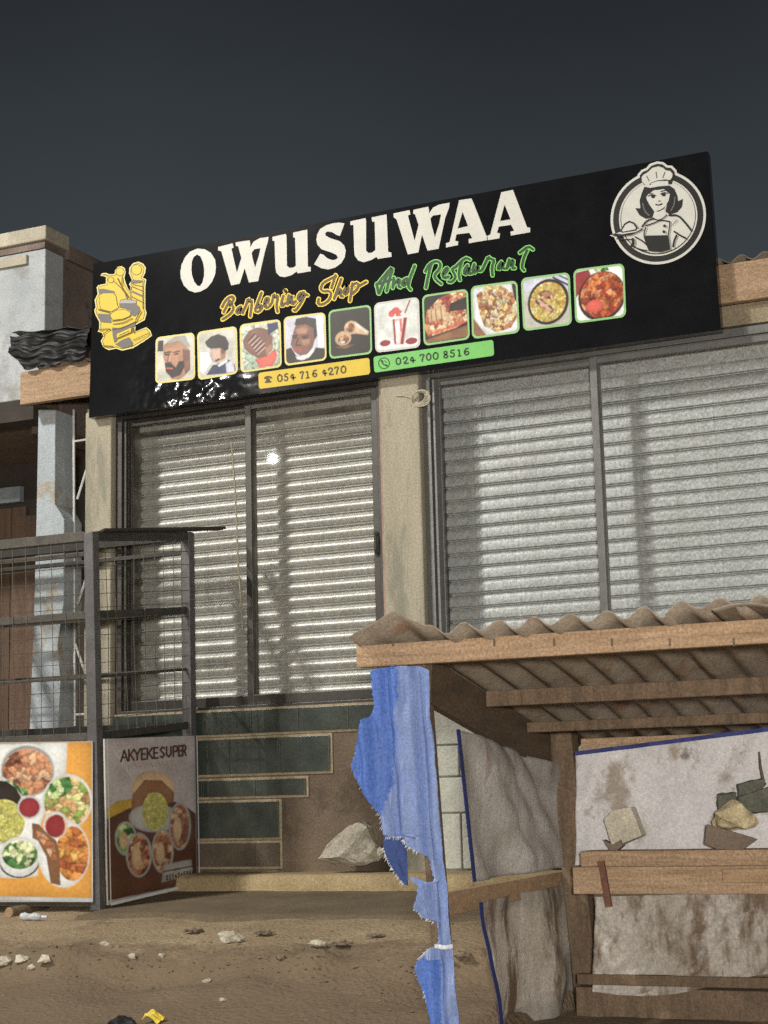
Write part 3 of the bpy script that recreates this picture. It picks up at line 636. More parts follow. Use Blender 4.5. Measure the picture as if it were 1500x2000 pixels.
class Pic:
    """a printed photograph: soft shapes worked into a small generated picture (no file), printed on a flat piece"""
    def __init__(s, quad, w, h, seed):
        s.q = quad; s.H = homog(quad); s.w, s.h = w, h; s.r = np.random.default_rng(seed); s.sc = 1; s.ox = s.oy = 0
        s.img = np.full((h, w, 3), .3); yy, xx = np.mgrid[0:h, 0:w]; s.X = (xx+.5)/w; s.Y = (yy+.5)/h
    def crop(s, *c): s.sc, s.ox, s.oy = c; return s
    def uv(s, pts):
        P = np.array([[s.ox+x/s.sc, s.oy+y/s.sc, 1] for x, y in pts])@s.H.T; return P[:, :2]/P[:, 2:]
    def inside(s, P):
        m = np.zeros((s.h, s.w), bool); n = len(P)
        for i in range(n):
            (x0, y0), (x1, y1) = P[i], P[(i+1) % n]
            if y0 == y1: continue
            c = ((y0 > s.Y) != (y1 > s.Y)) & (s.X < (x1-x0)*(s.Y-y0)/(y1-y0)+x0); m ^= c
        return m
    def blur(s, a, sg):
        k = max(1, int(sg*2.5)); g = np.exp(-np.arange(-k, k+1)**2/(2*sg*sg)); g /= g.sum()
        for ax in (0, 1):
            pad = [(0, 0)]*a.ndim; pad[ax] = (k, k); b = np.pad(a, pad, mode='edge'); n = a.shape[ax]
            a = sum(g[i]*np.take(b, range(i, i+n), axis=ax) for i in range(2*k+1))
        return a
    def noise(s, cell):
        hh, ww = max(2, int(s.h/cell)+2), max(2, int(s.w/cell)+2); g = s.r.random((hh, ww))
        y = np.linspace(0, hh-1.001, s.h); x = np.linspace(0, ww-1.001, s.w); yi = y.astype(int); xi = x.astype(int); fy = (y-yi)[:, None]; fx = (x-xi)[None]
        fy = fy*fy*(3-2*fy); fx = fx*fx*(3-2*fx)
        return (g[yi][:, xi]*(1-fy)+g[yi+1][:, xi]*fy)*(1-fx)+(g[yi][:, xi+1]*(1-fy)+g[yi+1][:, xi+1]*fy)*fx
    def paint(s, m, mask, soft=.9, form=True):
        a = s.blur(mask.astype(float), soft)[..., None]
        if id(m) in FOODS:
            cols, n = FOODS[id(m)]; ys, xs = np.nonzero(mask)
            if len(xs) == 0: return s
            n = max(10, int(n*(3.2 if s.w > 200 else 1)*min(1, len(xs)/(.35*s.w*s.h)))+6); k = s.r.integers(0, len(xs), n)
            px, py = xs[k]+s.r.normal(0, 1, n), ys[k]+s.r.normal(0, 1, n)
            nx, ny = (s.noise(9)-.5)*9+(s.noise(3)-.5)*5, (s.noise(9)-.5)*9+(s.noise(3)-.5)*5
            d = np.sqrt((xs[:, None]+nx[ys, xs][:, None]-px)**2+(ys[:, None]+ny[ys, xs][:, None]-py)**2); o = np.argsort(d, 1)[:, :2]; i = np.arange(len(xs)); d1, d2 = d[i, o[:, 0]], d[i, o[:, 1]]
            c = np.array(cols)[s.r.integers(0, len(cols), n)][o[:, 0]]
            lit = .55+.75*np.clip((d2-d1)/5, 0, 1)+.06*(py[o[:, 0]]-ys)/3
            col = s.img.copy(); col[ys, xs] = c*np.clip(lit*(.7+.6*s.noise(4)[ys, xs]), .25, 1.8)[:, None]; col = s.blur(col, 1.0 if s.w > 200 else .7)
        else:
            c = base_of(m); sh = 1+.35*(s.noise(s.w/5)-.5)+.22*(s.noise(5)-.5)
            if form:       # rounder: paler within, deeper at the rim of the shape
                sh = sh*(.62+.5*s.blur(mask.astype(float), max(2, s.w*.035)))
            col = c[None, None]*sh[..., None]
        s.img = s.img*(1-a)+col*a; return s
    def fill(s, m, loop, *h): return s.paint(m, s.inside(s.uv(loop)))
    def ell(s, m, cx, cy, rx, ry, n=28, shear=0, jag=0): return s.fill(m, [(cx+rx*math.cos(t), cy+ry*math.sin(t)+shear*rx*math.cos(t)) for t in [i*2*math.pi/n for i in range(n)]])
    def stroke(s, m, pts, w):
        mk = np.zeros((s.h, s.w), bool)
        for a, b in zip(pts[:-1], pts[1:]):
            a, b = Vector(a), Vector(b); d = (b-a).normalized()*w/2; nn = Vector((-d.y, d.x)); mk |= s.inside(s.uv([a-d*.6+nn, b+d*.6+nn, b+d*.6-nn, a-d*.6-nn]))
        return s.paint(m, mk, .8, False)
    def all(s, m): return s.paint(m, np.ones((s.h, s.w), bool), 1, False)
    def build(s, name, parent, plane, k, flip=False, rr=None):
        im = bpy.data.images.new('printed_picture', s.w, s.h, float_buffer=True); im.colorspace_settings.name = 'Non-Color'
        g = s.blur(s.img, .7)*(1+.10*(s.r.random((s.h, s.w, 1))-.5)); px = np.ones((s.h, s.w, 4), np.float32); px[..., :3] = np.clip(g, .004, .8)[::-1]
        im.pixels.foreach_set(px.ravel()); im.update(); im.pack()
        m = bpy.data.materials.new('printed_picture'); m.use_nodes = True; t = m.node_tree; b = t.nodes['Principled BSDF']; ti = t.nodes.new('ShaderNodeTexImage'); ti.image = im
        t.links.new(ti.outputs[0], b.inputs['Base Color']); b.inputs['Roughness'].default_value = .38; b.inputs['Specular IOR Level'].default_value = .3
        uvs = rr or [(0, 0), (1, 0), (1, 1), (0, 1)]; q = quadmap(s.q); Hi = np.linalg.inv(s.H); P = []
        for u, v in uvs:
            w = Hi@np.array((u, v, 1)); P.append(plane(w[0]/w[2], w[1]/w[2], k))
        mb = MB(); mb.add(P, [tuple(range(len(P)))[::-1]]); o = mb.build(name, m, parent, recalc=False)
        ul = o.data.uv_layers.new(name='UVMap')
        for l in o.data.loops: u, v = uvs[l.vertex_index]; ul.data[l.index].uv = (u, 1-v)
        return o
PSILV, PBOX = col('print_silver', (.54,.56,.54)), col('print_box_white', (.55,.57,.60))
def rr_uv(ins, r):
    pts = []
    for cx, cy, a0 in ((1-ins, ins, -90), (1-ins, 1-ins, 0), (ins, 1-ins, 90), (ins, ins, 180)):
        ox = cx-r if cx > .5 else cx+r; oy = cy-r if cy > .5 else cy+r
        for k in range(6): a = math.radians(a0+k*18); pts.append((ox+r*math.cos(a), oy+r*math.sin(a)))
    return pts
tiles = [
 ([(304,659),(380,649),(381.5,741),(303.5,750)], PYL, CA, [('b',PGREY),('f',HAIR,[(105,480),(165,470),(165,590),(100,590)]),('f',SK1,[(170,520),(230,480),(330,470),(400,520),(450,580),(455,780),(400,850),(330,900),(250,890),(190,810),(178,700),(160,640)]),('f',SK3,[(370,560),(450,580),(455,790),(400,840),(380,700)]),
   ('f',LGRY,[(195,490),(300,425),(400,420),(455,545),(400,535),(330,478),(220,505)]),('f',HAIR,[(178,715),(240,710),(300,765),(330,700),(385,690),(392,760),(345,850),(260,880),(195,815)]),('s',HAIR,[(172,608),(245,594)],16),('s',HAIR,[(185,628),(228,622)],18),('s',HAIR,[(275,602),(340,585)],14),('s',HAIR,[(285,622),(325,614)],15),('s',SK3,[(222,640),(205,705),(255,708)],14),('s',SK2,[(235,640),(230,690)],14),('s',PRED,[(200,772),(262,776)],14),('e',SK3,412,640,26,52)]),  # light grey patch over the hair paints in its glare
 ([(385,648.4),(462.8,636.7),(465,729.4),(387,743)], PYL, CA, [('b',PGREY),('f',PWHITE,[(560,600),(650,600),(690,700),(600,840),(560,800)]),('f',SK2,[(680,560),(790,550),(840,590),(835,650),(765,725),(700,700),(670,640)]),('f',SK1,[(780,560),(845,590),(835,660),(790,690)]),('f',HAIR,[(615,490),(680,430),(760,402),(840,430),(875,500),(868,570),(825,590),(785,552),(680,562),(640,540)]),
   ('f',PNAVY,[(630,850),(700,740),(780,720),(880,680),(940,740),(950,820)]),('f',PBLUE,[(840,720),(900,690),(930,740),(940,815),(850,825)]),('f',PWHITE,[(750,742),(850,680),(864,700),(772,758)]),('s',HAIR,[(735,692),(775,672)],20),('e',SK3,812,590,16,28)]),
 ([(468,634),(548.3,623),(550.6,716.8),(470,728.5)], PYL, CA, [('b',F_NOISE),('f',SK3,[(1025,480),(1090,370),(1180,330),(1290,350),(1350,440),(1350,560),(1280,650),(1200,670),(1110,620),(1040,560)]),('f',PRED,[(1160,680),(1290,640),(1380,560),(1400,640),(1350,750),(1210,765)]),('f',PNAVY,[(1290,290),(1405,272),(1412,340),(1300,412)]),
   ('s',HAIR,[(1080,485),(1155,400)],12),('s',SK2,[(1090,500),(1170,420)],12),('s',HAIR,[(1105,518),(1195,428)],12),('s',SK2,[(1115,530),(1210,440)],12),('s',HAIR,[(1132,546),(1222,454)],12),('s',SK2,[(1145,560),(1230,470)],12),('s',HAIR,[(1158,576),(1246,484)],12),('s',SK2,[(1165,590),(1260,500)],12),('s',HAIR,[(1180,606),(1264,524)],12),('s',SK2,[(1190,620),(1270,545)],12),('f',SK1,[(1270,560),(1340,500),(1350,560),(1285,645)])]),
 ([(554,619.3),(635.7,609.6),(638.2,703.4),(556.4,715)], PYL, CB, [('b',PBLUE),('f',PWHITE,[(405,240),(470,232),(482,560),(425,580)]),('f',SK3,[(175,400),(200,330),(300,315),(385,350),(392,470),(370,560),(320,630),(240,645),(180,600),(145,530)]),('f',SK1,[(190,380),(280,350),(330,370),(300,420),(215,425)]),('f',SK1,[(250,480),(340,470),(340,530),(270,545)]),('f',HAIR,[(185,335),(200,272),(300,252),(400,270),(414,440),(388,490),(378,365),(300,325),(205,338)]),
   ('f',PDARK,[(85,590),(150,560),(200,640),(280,690),(380,600),(400,562),(500,572),(505,680),(95,735)]),('f',PWHITE,[(195,650),(280,660),(355,590),(375,550),(384,600),(332,664),(262,692),(210,682)]),('s',HAIR,[(160,445),(212,440)],13),('s',HAIR,[(172,462),(205,460)],20),('s',HAIR,[(258,448),(325,440)],13),('s',HAIR,[(275,466),(315,462)],20),('s',HAIR,[(222,470),(198,535),(250,540)],12),('s',PRED,[(180,582),(245,592)],20),('s',HAIR,[(182,584),(243,592)],7)]),
 ([(641.5,606.7),(724.6,594.7),(727.2,690.8),(643.4,701.5)], PGR, CB, [('b',PDARK),('f',PTAN,[(690,360),(750,290),(800,300),(935,400),(928,438),(800,422),(740,432)]),('f',PWHITE,[(790,305),(925,402),(915,418),(800,345)]),('e',PTAN,745,362,60,66),('e',F_MEAT,745,365,46,52),('e',PTAN,675,470,82,74),('e',F_MEAT,680,483,58,48),('e',PWHITE,672,510,24,14),('f',PBRN,[(590,560),(700,540),(800,530),(700,575)])]),
 ([(730.4,592.2),(818.4,579.7),(821.3,678.3),(733.3,689.5)], WHT2, CB, [('b',PSILV),('f',PWHITE,[(1005,530),(1440,440),(1450,545),(1010,605)]),('f',PPINK,[(1170,270),(1325,250),(1292,530),(1190,537)]),('f',PWHITE,[(1195,300),(1250,295),(1245,520),(1205,525)]),('s',PDRED,[(1185,280),(1202,520)],18),('s',PDRED,[(1303,262),(1268,520)],30),('s',PRED,[(1255,280),(1262,400)],16),('e',PRED,1165,222,32,36),('e',PRED,1205,190,40,34),('e',PRED,1240,225,34,40),('e',PWHITE,1285,222,34,22),('s',PWHITE,[(1145,272),(1325,246)],20),('s',PDRED,[(1350,85),(1298,215)],14),('e',PDRED,1100,520,54,32),('e',PDRED,1365,497,62,34)]),
 ([(824.2,577),(913.8,563.8),(918,662.4),(827.8,675.9)], PGR, CC, [('b',PDARK),('f',F_PIZZA,[(50,380),(130,300),(200,262),(310,240),(325,285),(215,330),(205,385),(325,372),(335,450),(250,505),(60,570),(30,500),(40,440)]),('f',PTAN,[(58,385),(175,335),(190,425),(66,465)]),('s',PBRN,[(80,375),(85,460)],7),('s',PBRN,[(110,365),(118,450)],7),('s',PBRN,[(145,352),(155,435)],7),('f',PDARK,[(222,345),(322,318),(326,368),(228,385)]),('s',PTAN,[(190,400),(215,455)],22),('s',PRED,[(70,545),(330,455)],10),('f',PBRN,[(35,590),(335,480),(342,560),(40,615)])]),
 ([(919.4,559.4),(1010.4,547.6),(1015.5,649.8),(922.2,662.4)], PGR, CC, [('b',PGREY),('f',PBOX,[(372,230),(640,195),(688,520),(480,555),(385,440)]),('f',PDARK,[(640,195),(680,190),(690,330),(660,300)]),('f',PBRN,[(370,430),(470,560),(375,575)]),('f',F_FRIES,[(395,270),(470,205),(560,200),(645,245),(672,330),(682,420),(640,500),(540,537),(450,490),(415,400)])]),
 ([(1017.4,543.4),(1112.6,531.4),(1117.4,634.4),(1022.2,647)], PGR, CC, [('b',PGREY),('f',PBLUE,[(715,170),(1040,115),(1045,260),(720,260)]),('s',PNAVY,[(930,150),(1040,205)],14),('s',PNAVY,[(970,135),(1045,170)],10),('e',PDARK,897,320,144,160),('e',F_RICE,895,320,126,140),('f',F_MEAT,[(820,260),(880,235),(950,265),(930,300),(860,300)]),('f',SK1,[(835,262),(885,246),(935,268),(880,285)]),('f',F_MEAT,[(800,300),(850,290),(940,370),(920,400),(860,370),(810,330)]),('s',SK2,[(830,310),(915,378)],16)]),
 ([(1119.6,526.6),(1219,514),(1223.2,619),(1123.8,632.2)], PGR, CC, [('b',PWHITE),('f',PDRED,[(1080,120),(1180,95),(1200,150),(1085,300)]),('e',PDARK,1270,280,165,174),('e',F_STEW,1272,272,152,160),('e',PRED,1220,350,60,45),('f',F_VEG,[(1210,95),(1310,72),(1322,100),(1240,118)])]),
]
for n_, (corners, border, cr, ops) in enumerate(tiles):
    q = quadmap(corners); p = Print(splane, .0004); p.fill(border, rrect(q, 0, .11)); pt = p.build('picture_tile', sign)
    p = Pic(corners, 150, 150, 300+n_); p.crop(*cr)
    for o in ops:
        if o[0] == 'b': p.all(o[1])
        elif o[0] == 'f': p.fill(o[1], o[2])
        elif o[0] == 'e': p.ell(o[1], *o[2:6], 26, -.12)
        else: p.stroke(o[1], o[2], o[3])
    p.build('picture', pt, splane, .0012, rr=rr_uv(.04, .085))

# chef emblem
p = Print(splane, .00035); p.crop(6.5217, 1170, 300)
def ring(s): return [(755+608*s*math.cos(t), 812+600*s*math.sin(t)-.05*608*s*math.cos(t)) for t in [i*2*math.pi/60 for i in range(60)]]
hat = [(490,330),(490,270),(540,210),(600,185),(650,130),(740,100),(820,110),(870,150),(930,155),(985,210),(1000,270),(980,330),(950,420),(560,430)]
tray = [(135,1045),(250,985),(560,935),(590,960),(560,1000),(420,1065),(250,1085)]
p.fill(WHT2, ring(1.0)); p.fill(WHT2, hat); p.fill(WHT2, tray)
p.fill(BLK, ring(.945)); p.fill(BLK, inset_poly(hat, 32))
p.fill(WHT2, ring(.822)); p.fill(BLK, ring(.79)); p.fill(WHT2, [(x, y-6) for x, y in ring(.775)])
p.fill(BLK, inset_poly(hat, 32))
p.fill(WHT2, [(545,300),(570,270),(625,240),(680,185),(760,165),(820,185),(850,215),(910,225),(940,265),(930,310),(905,340),(850,330),(740,345),(660,375),(640,400),(590,400),(550,360)])
p.fill(WHT2, [(665,382),(740,355),(880,350),(890,410),(780,415),(670,435)])
for st in ([(610,290),(640,350)], [(730,240),(738,310)], [(842,240),(815,310)]): p.stroke(GRY, st, 14)
p.fill(BLK, [(580,425),(660,440),(780,420),(900,410),(960,450),(1000,540),(1010,610),(1072,580),(1060,680),(1000,750),(900,782),(850,740),(870,640),(820,480),(700,460),(640,500),(600,560),(640,650),(705,740),(680,820),(600,835),(520,790),(465,700),(530,700),(520,600),(550,500)])
p.fill(WHT2, [(615,545),(680,480),(830,455),(905,520),(890,600),(850,670),(770,735),(700,700),(640,640),(612,590)])
p.fill(BLK, [(640,520),(700,470),(800,445),(780,420),(660,440),(600,470)])
p.fill(WHT2, [(722,738),(830,695),(862,780),(780,850),(712,792)])
for st in ([(560,640),(585,740),(640,790)], [(970,560),(960,660),(920,730)]): p.stroke(GRY, st, 16)
p.ell(BLK, 692, 552, 26, 22, 14); p.ell(BLK, 828, 528, 28, 22, 14)
for st, w in (([(630,545),(690,525),(725,540)], 13), ([(790,520),(830,500),(880,510)], 13), ([(790,488),(850,472)], 12), ([(650,520),(690,508)], 9), ([(760,612),(785,606)], 10), ([(728,655),(765,662),(805,645)], 16), ([(745,740),(800,720),(840,690)], 10)): p.stroke(BLK, st, w)
for st, w in (([(555,935),(610,860),(700,832)], 22), ([(900,792),(1010,790),(1090,870),(1180,985)], 24), ([(700,840),(780,858),(870,790)], 14), ([(600,925),(700,892),(790,850),(905,872)], 16), ([(910,880),(900,960),(888,1045)], 16), ([(965,1000),(1040,1050),(1110,1085)], 22), ([(992,1050),(960,1120),(950,1190)], 24), ([(600,950),(575,1040),(600,1120)], 16), ([(940,920),(1000,850)], 8)): p.stroke(BLK, st, w)
p.ell(BLK, 840, 928, 19, 19, 14); p.ell(BLK, 832, 1002, 19, 19, 14)
p.fill(BLK, [(592,1052),(890,1045),(915,1230),(800,1262),(640,1248),(600,1150)])
p.fill(BLK, inset_poly(tray, 20)); p.fill(WHT2, [(220,1025),(300,1000),(560,958),(480,1005),(300,1035)])
p.fill(BLK, [(275,990),(330,898),(390,862),(455,885),(500,950),(485,990),(300,1018)]); p.fill(WHT2, [(300,985),(345,915),(395,888),(445,905),(478,955),(465,975),(310,1002)])
for st, w in (([(235,1092),(330,1105),(440,1098)], 14), ([(440,1098),(445,1150),(425,1185)], 34), ([(470,1070),(560,1120),(650,1200)], 18), ([(425,1185),(530,1230),(620,1245)], 16)): p.stroke(BLK, st, w)
p.build('chef_emblem', sign)

# barber chair emblem
p = Print(splane, .00035); p.crop(10, 170, 500)
sil = [(260,380),(300,335),(380,330),(440,360),(540,350),(550,280),(610,210),(680,200),(740,240),(755,320),(730,420),(760,540),(830,700),(850,600),(820,550),(880,470),(820,340),(830,230),(900,140),(1000,110),(1100,150),(1150,230),(1140,330),(1090,420),(1160,460),(1140,600),(1140,1030),(1165,1110),(1130,1250),(950,1350),(940,1480),(1160,1390),(1240,1460),(1270,1560),(1100,1680),(900,1800),(690,1850),(570,1810),(420,1840),(310,1770),(270,1660),(320,1570),(290,1500),(210,1480),(240,1420),(240,1290),(170,1160),(140,1060),(170,1000),(150,860),(210,740),(190,620),(220,570),(370,540),(370,410)]
p.fill(PYL, sil); p.fill(DBR, inset_poly(sil, 26)); p.fill(YLW, inset_poly(sil, 40))
def ol(m, pts, d=12): p.fill(DBR, inset_poly(pts, -d)); p.fill(m, pts)
ol(YLW, [(650+75*math.cos(t), 310+75*math.sin(t)) for t in [i*math.pi/9 for i in range(18)]])
ol(YLW, [(970+95*math.cos(t), 270+95*math.sin(t)) for t in [i*math.pi/9 for i in range(18)]])
ol(YLW, [(470+52*math.cos(t), 470+52*math.sin(t)) for t in [i*math.pi/9 for i in range(18)]])
p.fill(GRY, [(220,650),(330,640),(540,690),(545,722),(250,742)])
ol(YLW, [(270,760),(330,730),(530,730),(570,800),(590,950),(620,1010),(480,1085),(280,1040),(250,900)])
ol(LGRY, [(670,870),(760,850),(970,880),(960,925),(640,930)]); p.fill(GRY, [(640,940),(960,930),(1030,1000),(1050,1080),(940,1180),(860,1160),(850,1080),(760,1030),(640,1010)])
p.fill(GRY, [(215,1130),(460,1140),(480,1310),(280,1290)])
ol(YLW, [(480,1130),(600,1062),(780,1062),(860,1120),(840,1180),(700,1230),(520,1250),(470,1190)])
p.fill(GRY, [(500,1400),(720,1420),(950,1300),(950,1360),(740,1480),(580,1530),(600,1640),(545,1700),(510,1560)])
p.fill(GRY, [(560,1730),(700,1640),(830,1590),(900,1690),(900,1750),(690,1800)])
p.fill(GRY, [(900,680),(1090,765),(1090,805),(890,715)]); p.fill(GRY, [(860,500),(910,470),(1080,480),(1060,520),(870,540)])
for st, w in (([(500,1275),(700,1255),(860,1170)], 14), ([(520,1335),(720,1315),(890,1220)], 14), ([(520,1440),(720,1405),(970,1285)], 22), ([(890,600),(1090,685)], 14), ([(885,800),(1090,905)], 14), ([(900,560),(1090,600)], 10),
   ([(610,440),(690,610),(830,820)], 18), ([(540,500),(740,690),(800,850)], 14), ([(700,420),(690,600)], 14), ([(860,600),(870,860)], 12), ([(1100,480),(1105,1040)], 12), ([(240,1050),(460,1110)], 20), ([(260,1440),(460,1430)], 14), ([(310,1560),(430,1450),(480,1440)], 14), ([(330,1760),(520,1770)], 18), ([(930,1500),(900,1400)], 20), ([(920,1650),(1230,1510)], 12), ([(1060,1080),(970,1260)], 22)): p.stroke(DBR, st, w)
ol(YLW, [(600,1530),(885,1405),(875,1490),(600,1612)]); p.stroke(DBR, [(650,1560),(840,1475)], 16)
p.build('barber_emblem', sign)

# ================================================================== NEIGHBOUR BUILDING (left)
nb = thing('neighbour_building', (-9.5, 10.7, -.56), 'white walled building at the left edge with concrete coping and dark porch', 'building')
xc = -7.80
MB().box((-13, 10.70, 3.22), (xc, 10.95, 4.44)).build('wall', NEIGH_WALL, nb, bevel=.01)
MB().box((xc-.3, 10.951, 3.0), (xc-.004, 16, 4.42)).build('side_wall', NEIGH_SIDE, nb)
cp = MB(); cp.box((-13, 10.66, 4.50), (xc+.03, 10.99, 4.62)); cp.build('coping', NEIGH_CAP, nb, bevel=.012)
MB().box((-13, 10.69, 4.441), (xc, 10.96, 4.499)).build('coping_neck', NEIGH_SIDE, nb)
MB().box((-13, 10.675, 4.33), (X(52, 510, 10.68), 10.699, 4.41)).build('moulding', NEIGH_CAP, nb, bevel=.004)
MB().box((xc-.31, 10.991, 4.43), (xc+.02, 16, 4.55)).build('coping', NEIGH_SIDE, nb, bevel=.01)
MB().box((-13, 10.70, 3.05), (xc-.1, 10.92, 3.219)).build('porch_beam', DARKWALL, nb)
MB().box((-13, 10.93, 3.10), (xc-.31, 12.3, 3.2)).build('porch_ceiling', CEIL, nb)
MB().box((-13, 12.3, -.58), (-7.3, 12.5, 3.3)).build('porch_rear_wall', DARKWALL, nb)
dz = Z(20, 990, 12.2)
dx = X(48, 1200, 12.25)
for k in range(7):
    MB().box((dx-.16*(k+1)+.004, 12.25+random.uniform(-.004, .004), -.5), (dx-.16*k-.004, 12.298, dz)).build('door_plank', DOORW, nb)
MB().box((dx-1.1, 12.24, dz+.05), (dx-.06, 12.297, dz+.19)).build('fanlight', mat('dull_glass', (.30, .34, .37), (.18, .21, .23), 3, .3, bump=0), nb)
MB().box((X(72, 1200, 12.25), 12.22, -.5), (X(68, 1200, 12.25)-.22, 12.297, 2.6)).build('door_post', DOORW, nb)
pp = MB(); L_ = [(75,800),(71,1000),(66,1200),(57,1440),(50,1790)]; R_ = [(50,1790),(112,1440),(118,1330),(112,1260),(124,1180),(125,1015),(120,1005),(107,985),(108,800)]
pp.prism([aty(*q, 10.71) for q in L_[:-1]+[(60,1800)]+[(112,1800)]+R_[1:]], (0, .24, 0)); pp.build('pillar', NEIGH_PILLAR, nb, bevel=.006)
MB().box((-7.72, 10.75, -.58), (-7.29, 10.93, .62)).build('low_wall', PLINTH, nb, bevel=.012)

# black plastic on the end of the roof timber
def bp(u, v):
    tlx, trx = (18+4*math.sin(v*9)+26*v*v), (176-8*v)
    px = tlx+(trx-tlx)*u; py = (656-14*u)+(722-656-8*u)*v + 3*math.sin(u*17+v*6)
    q = aty(px, py, 10.47); return (q.x, 10.475+.018*nse(u*3, v*9, 1)-.03*math.sin(v*3.1)+.014*nse(u*7, v*22, 7)+.006*math.sin(v*34+u*4), q.z)
ps = thing('plastic_sheet', aty(100, 722, 10.47), 'crumpled black plastic sheet folded over the end of the roof timber', 'plastic sheet')
solid(MB().grid(bp, 46, 22).build('hanging_fold', BLACKPL, ps, smooth=False), .004)
def bp2(u, v):
    q = aty(22+150*u, 650-13*u, 10.47); return (q.x, 10.475+v*.5, q.z+.03*nse(u*5, v*4, 3)-.02*v)
solid(MB().grid(bp2, 30, 10).build('top_fold', BLACKPL, ps, smooth=False), .004)

# lattice mast in the gap
ms = thing('lattice_mast', (-7.5, 10.85, .62), 'thin steel lattice mast in the dark gap beside the beige pillar', 'mast')
YM = 10.85
rods = ([(144, 800), (146, 1418)], [(173, 800), (177, 1418)])
for a, b_ in rods: MB().tube([aty(*a, YM), aty(*b_, YM)], .011, 8).build('rail', ROD, ms)
for a, b_ in (((146, 862), (173, 858)), ((146, 1118), (136, 1118)), ((146, 1332), (136, 1332)), ((147, 1396), (176, 1394)), ((175, 900), (182, 898))): MB().tube([aty(*a, YM), aty(*b_, YM)], .009, 6).build('rung', ROD, ms)
for a, b_ in (((151, 975), (173, 905)), ((152, 1180), (174, 1112)), ((147, 1258), (176, 1342))): MB().tube([aty(*a, YM-.012), aty(*b_, YM-.012)], .010, 6).build('brace', ROD, ms)

# wire coil on the middle pillar
wc = thing('wire_coil', aty(820, 790, 10.48), 'small coil of pale wire hung at the top of the middle pillar', 'wire coil')
c0 = aty(818, 776, 10.48)
for k in range(4):
    r = .048+.008*k; pts = [(c0.x+(r*math.cos(t)+.006*k)*1.0, 10.485-.006*k+.008*math.sin(2*t+k), c0.z+r*.8*math.sin(t)-.004*k) for t in [i*2*math.pi/18 for i in range(19)]]
    MB().tube(pts, .005, 6).build('loop', mat('pale_wire', (.50, .46, .36), (.36, .32, .24), 12, .7, bump=0), wc)
MB().tube([(c0.x-.05, 10.49, c0.z), (c0.x-.12, 10.488, c0.z+.03), (c0.x-.18, 10.493, c0.z+.035)], .005, 6).build('loop', MATS['pale_wire'], wc)

# thin pale upright line behind the glass
q0, q1 = aty(452, 862, 10.72), aty(474, 1230, 10.72)
cd = MB().tube([q0, (q0*.7+q1*.3)+Vector((.006, 0, 0)), (q0*.35+q1*.65)-Vector((.004, 0, 0)), q1], .0065, 6).build('pale_line', MATS['pale_wire'], base=q1)
tag(cd, 'thin pale upright line behind the glass of the left window', 'cord')

# ================================================================== METAL CAGE KIOSK
cg = thing('metal_cage', (-7.1, 9.85, -.62), 'grey steel framed mesh cage standing on the dirt at the left', 'cage')
fr_b, fr_t = aty(192, 1778, 9.3), aty(178, 1040, 9.3)
x_b = fr_b.x
bk_b, bk_t = atx(373, 1736, x_b), atx(366, 1040, x_b-.03)
wv = Vector((-1.75, 0, 0))
PW = .075
def lerp(a, b, t): return a+(b-a)*t
posts = {}
for nm, (b0, t0) in {'fr': (fr_b, fr_t), 'bk': (bk_b, bk_t), 'fl': (fr_b+wv, fr_t+wv), 'bl': (bk_b+wv, bk_t+wv)}.items():
    MB().bar(b0, t0, PW, PW, up=(0, 1, 0)).build('post', STEEL, cg, bevel=.006); posts[nm] = (b0, t0)
def zf(py): return (fr_b.z-aty(190, py, 9.3).z)/(fr_b.z-fr_t.z)
levels = [(1046, .06, .065), (1080, .03, .03), (1200, .035, .05), (1322, .016, .02), (1438, .035, .05), (1766, .03, .03)]
for py, w, h_ in levels:
    t = zf(py)
    for a, b_, m in (('fl', 'fr', STEELR), ('fr', 'bk', STEELD), ('bl', 'bk', STEELD), ('fl', 'bl', STEELD)):
        if py == 1080 and a == 'fr': continue
        P, Q = lerp(*posts[a], t), lerp(*posts[b_], t); d = (Q-P).normalized()
        MB().bar(P+d*PW*.51, Q-d*PW*.51, w, h_).build('rail', m, cg, bevel=.003)
# wire mesh, upper half of each side
for a, b_ in (('fl', 'fr'), ('fr', 'bk')):
    wm = MB(); t0, t1 = zf(1432), zf(1052)
    A0, A1, B0, B1 = lerp(*posts[a], t0), lerp(*posts[a], t1), lerp(*posts[b_], t0), lerp(*posts[b_], t1)
    off = Vector((.02, 0, 0)) if a == 'fr' else Vector((0, -.02, 0))
    n = 17 if a != 'fr' else 10
    for i in range(1, n):
        u = (i+random.uniform(-.12, .12))/n; mid = (lerp(A0, B0, u)+lerp(A1, B1, u))/2+Vector((random.uniform(-.012, .012), random.uniform(-.012, .012), 0))
        wm.tube([lerp(A0, B0, u)+off, mid+off, lerp(A1, B1, u)+off], .0026, 4, False)
    for j in range(1, 14):
        v = j/14; wm.tube([lerp(A0, A1, v)+off*1.2, lerp(B0, B1, v)+off*1.2], .0022, 4, False)
    tag(wm.build('wire_mesh', WIRE, cg), kind='stuff')
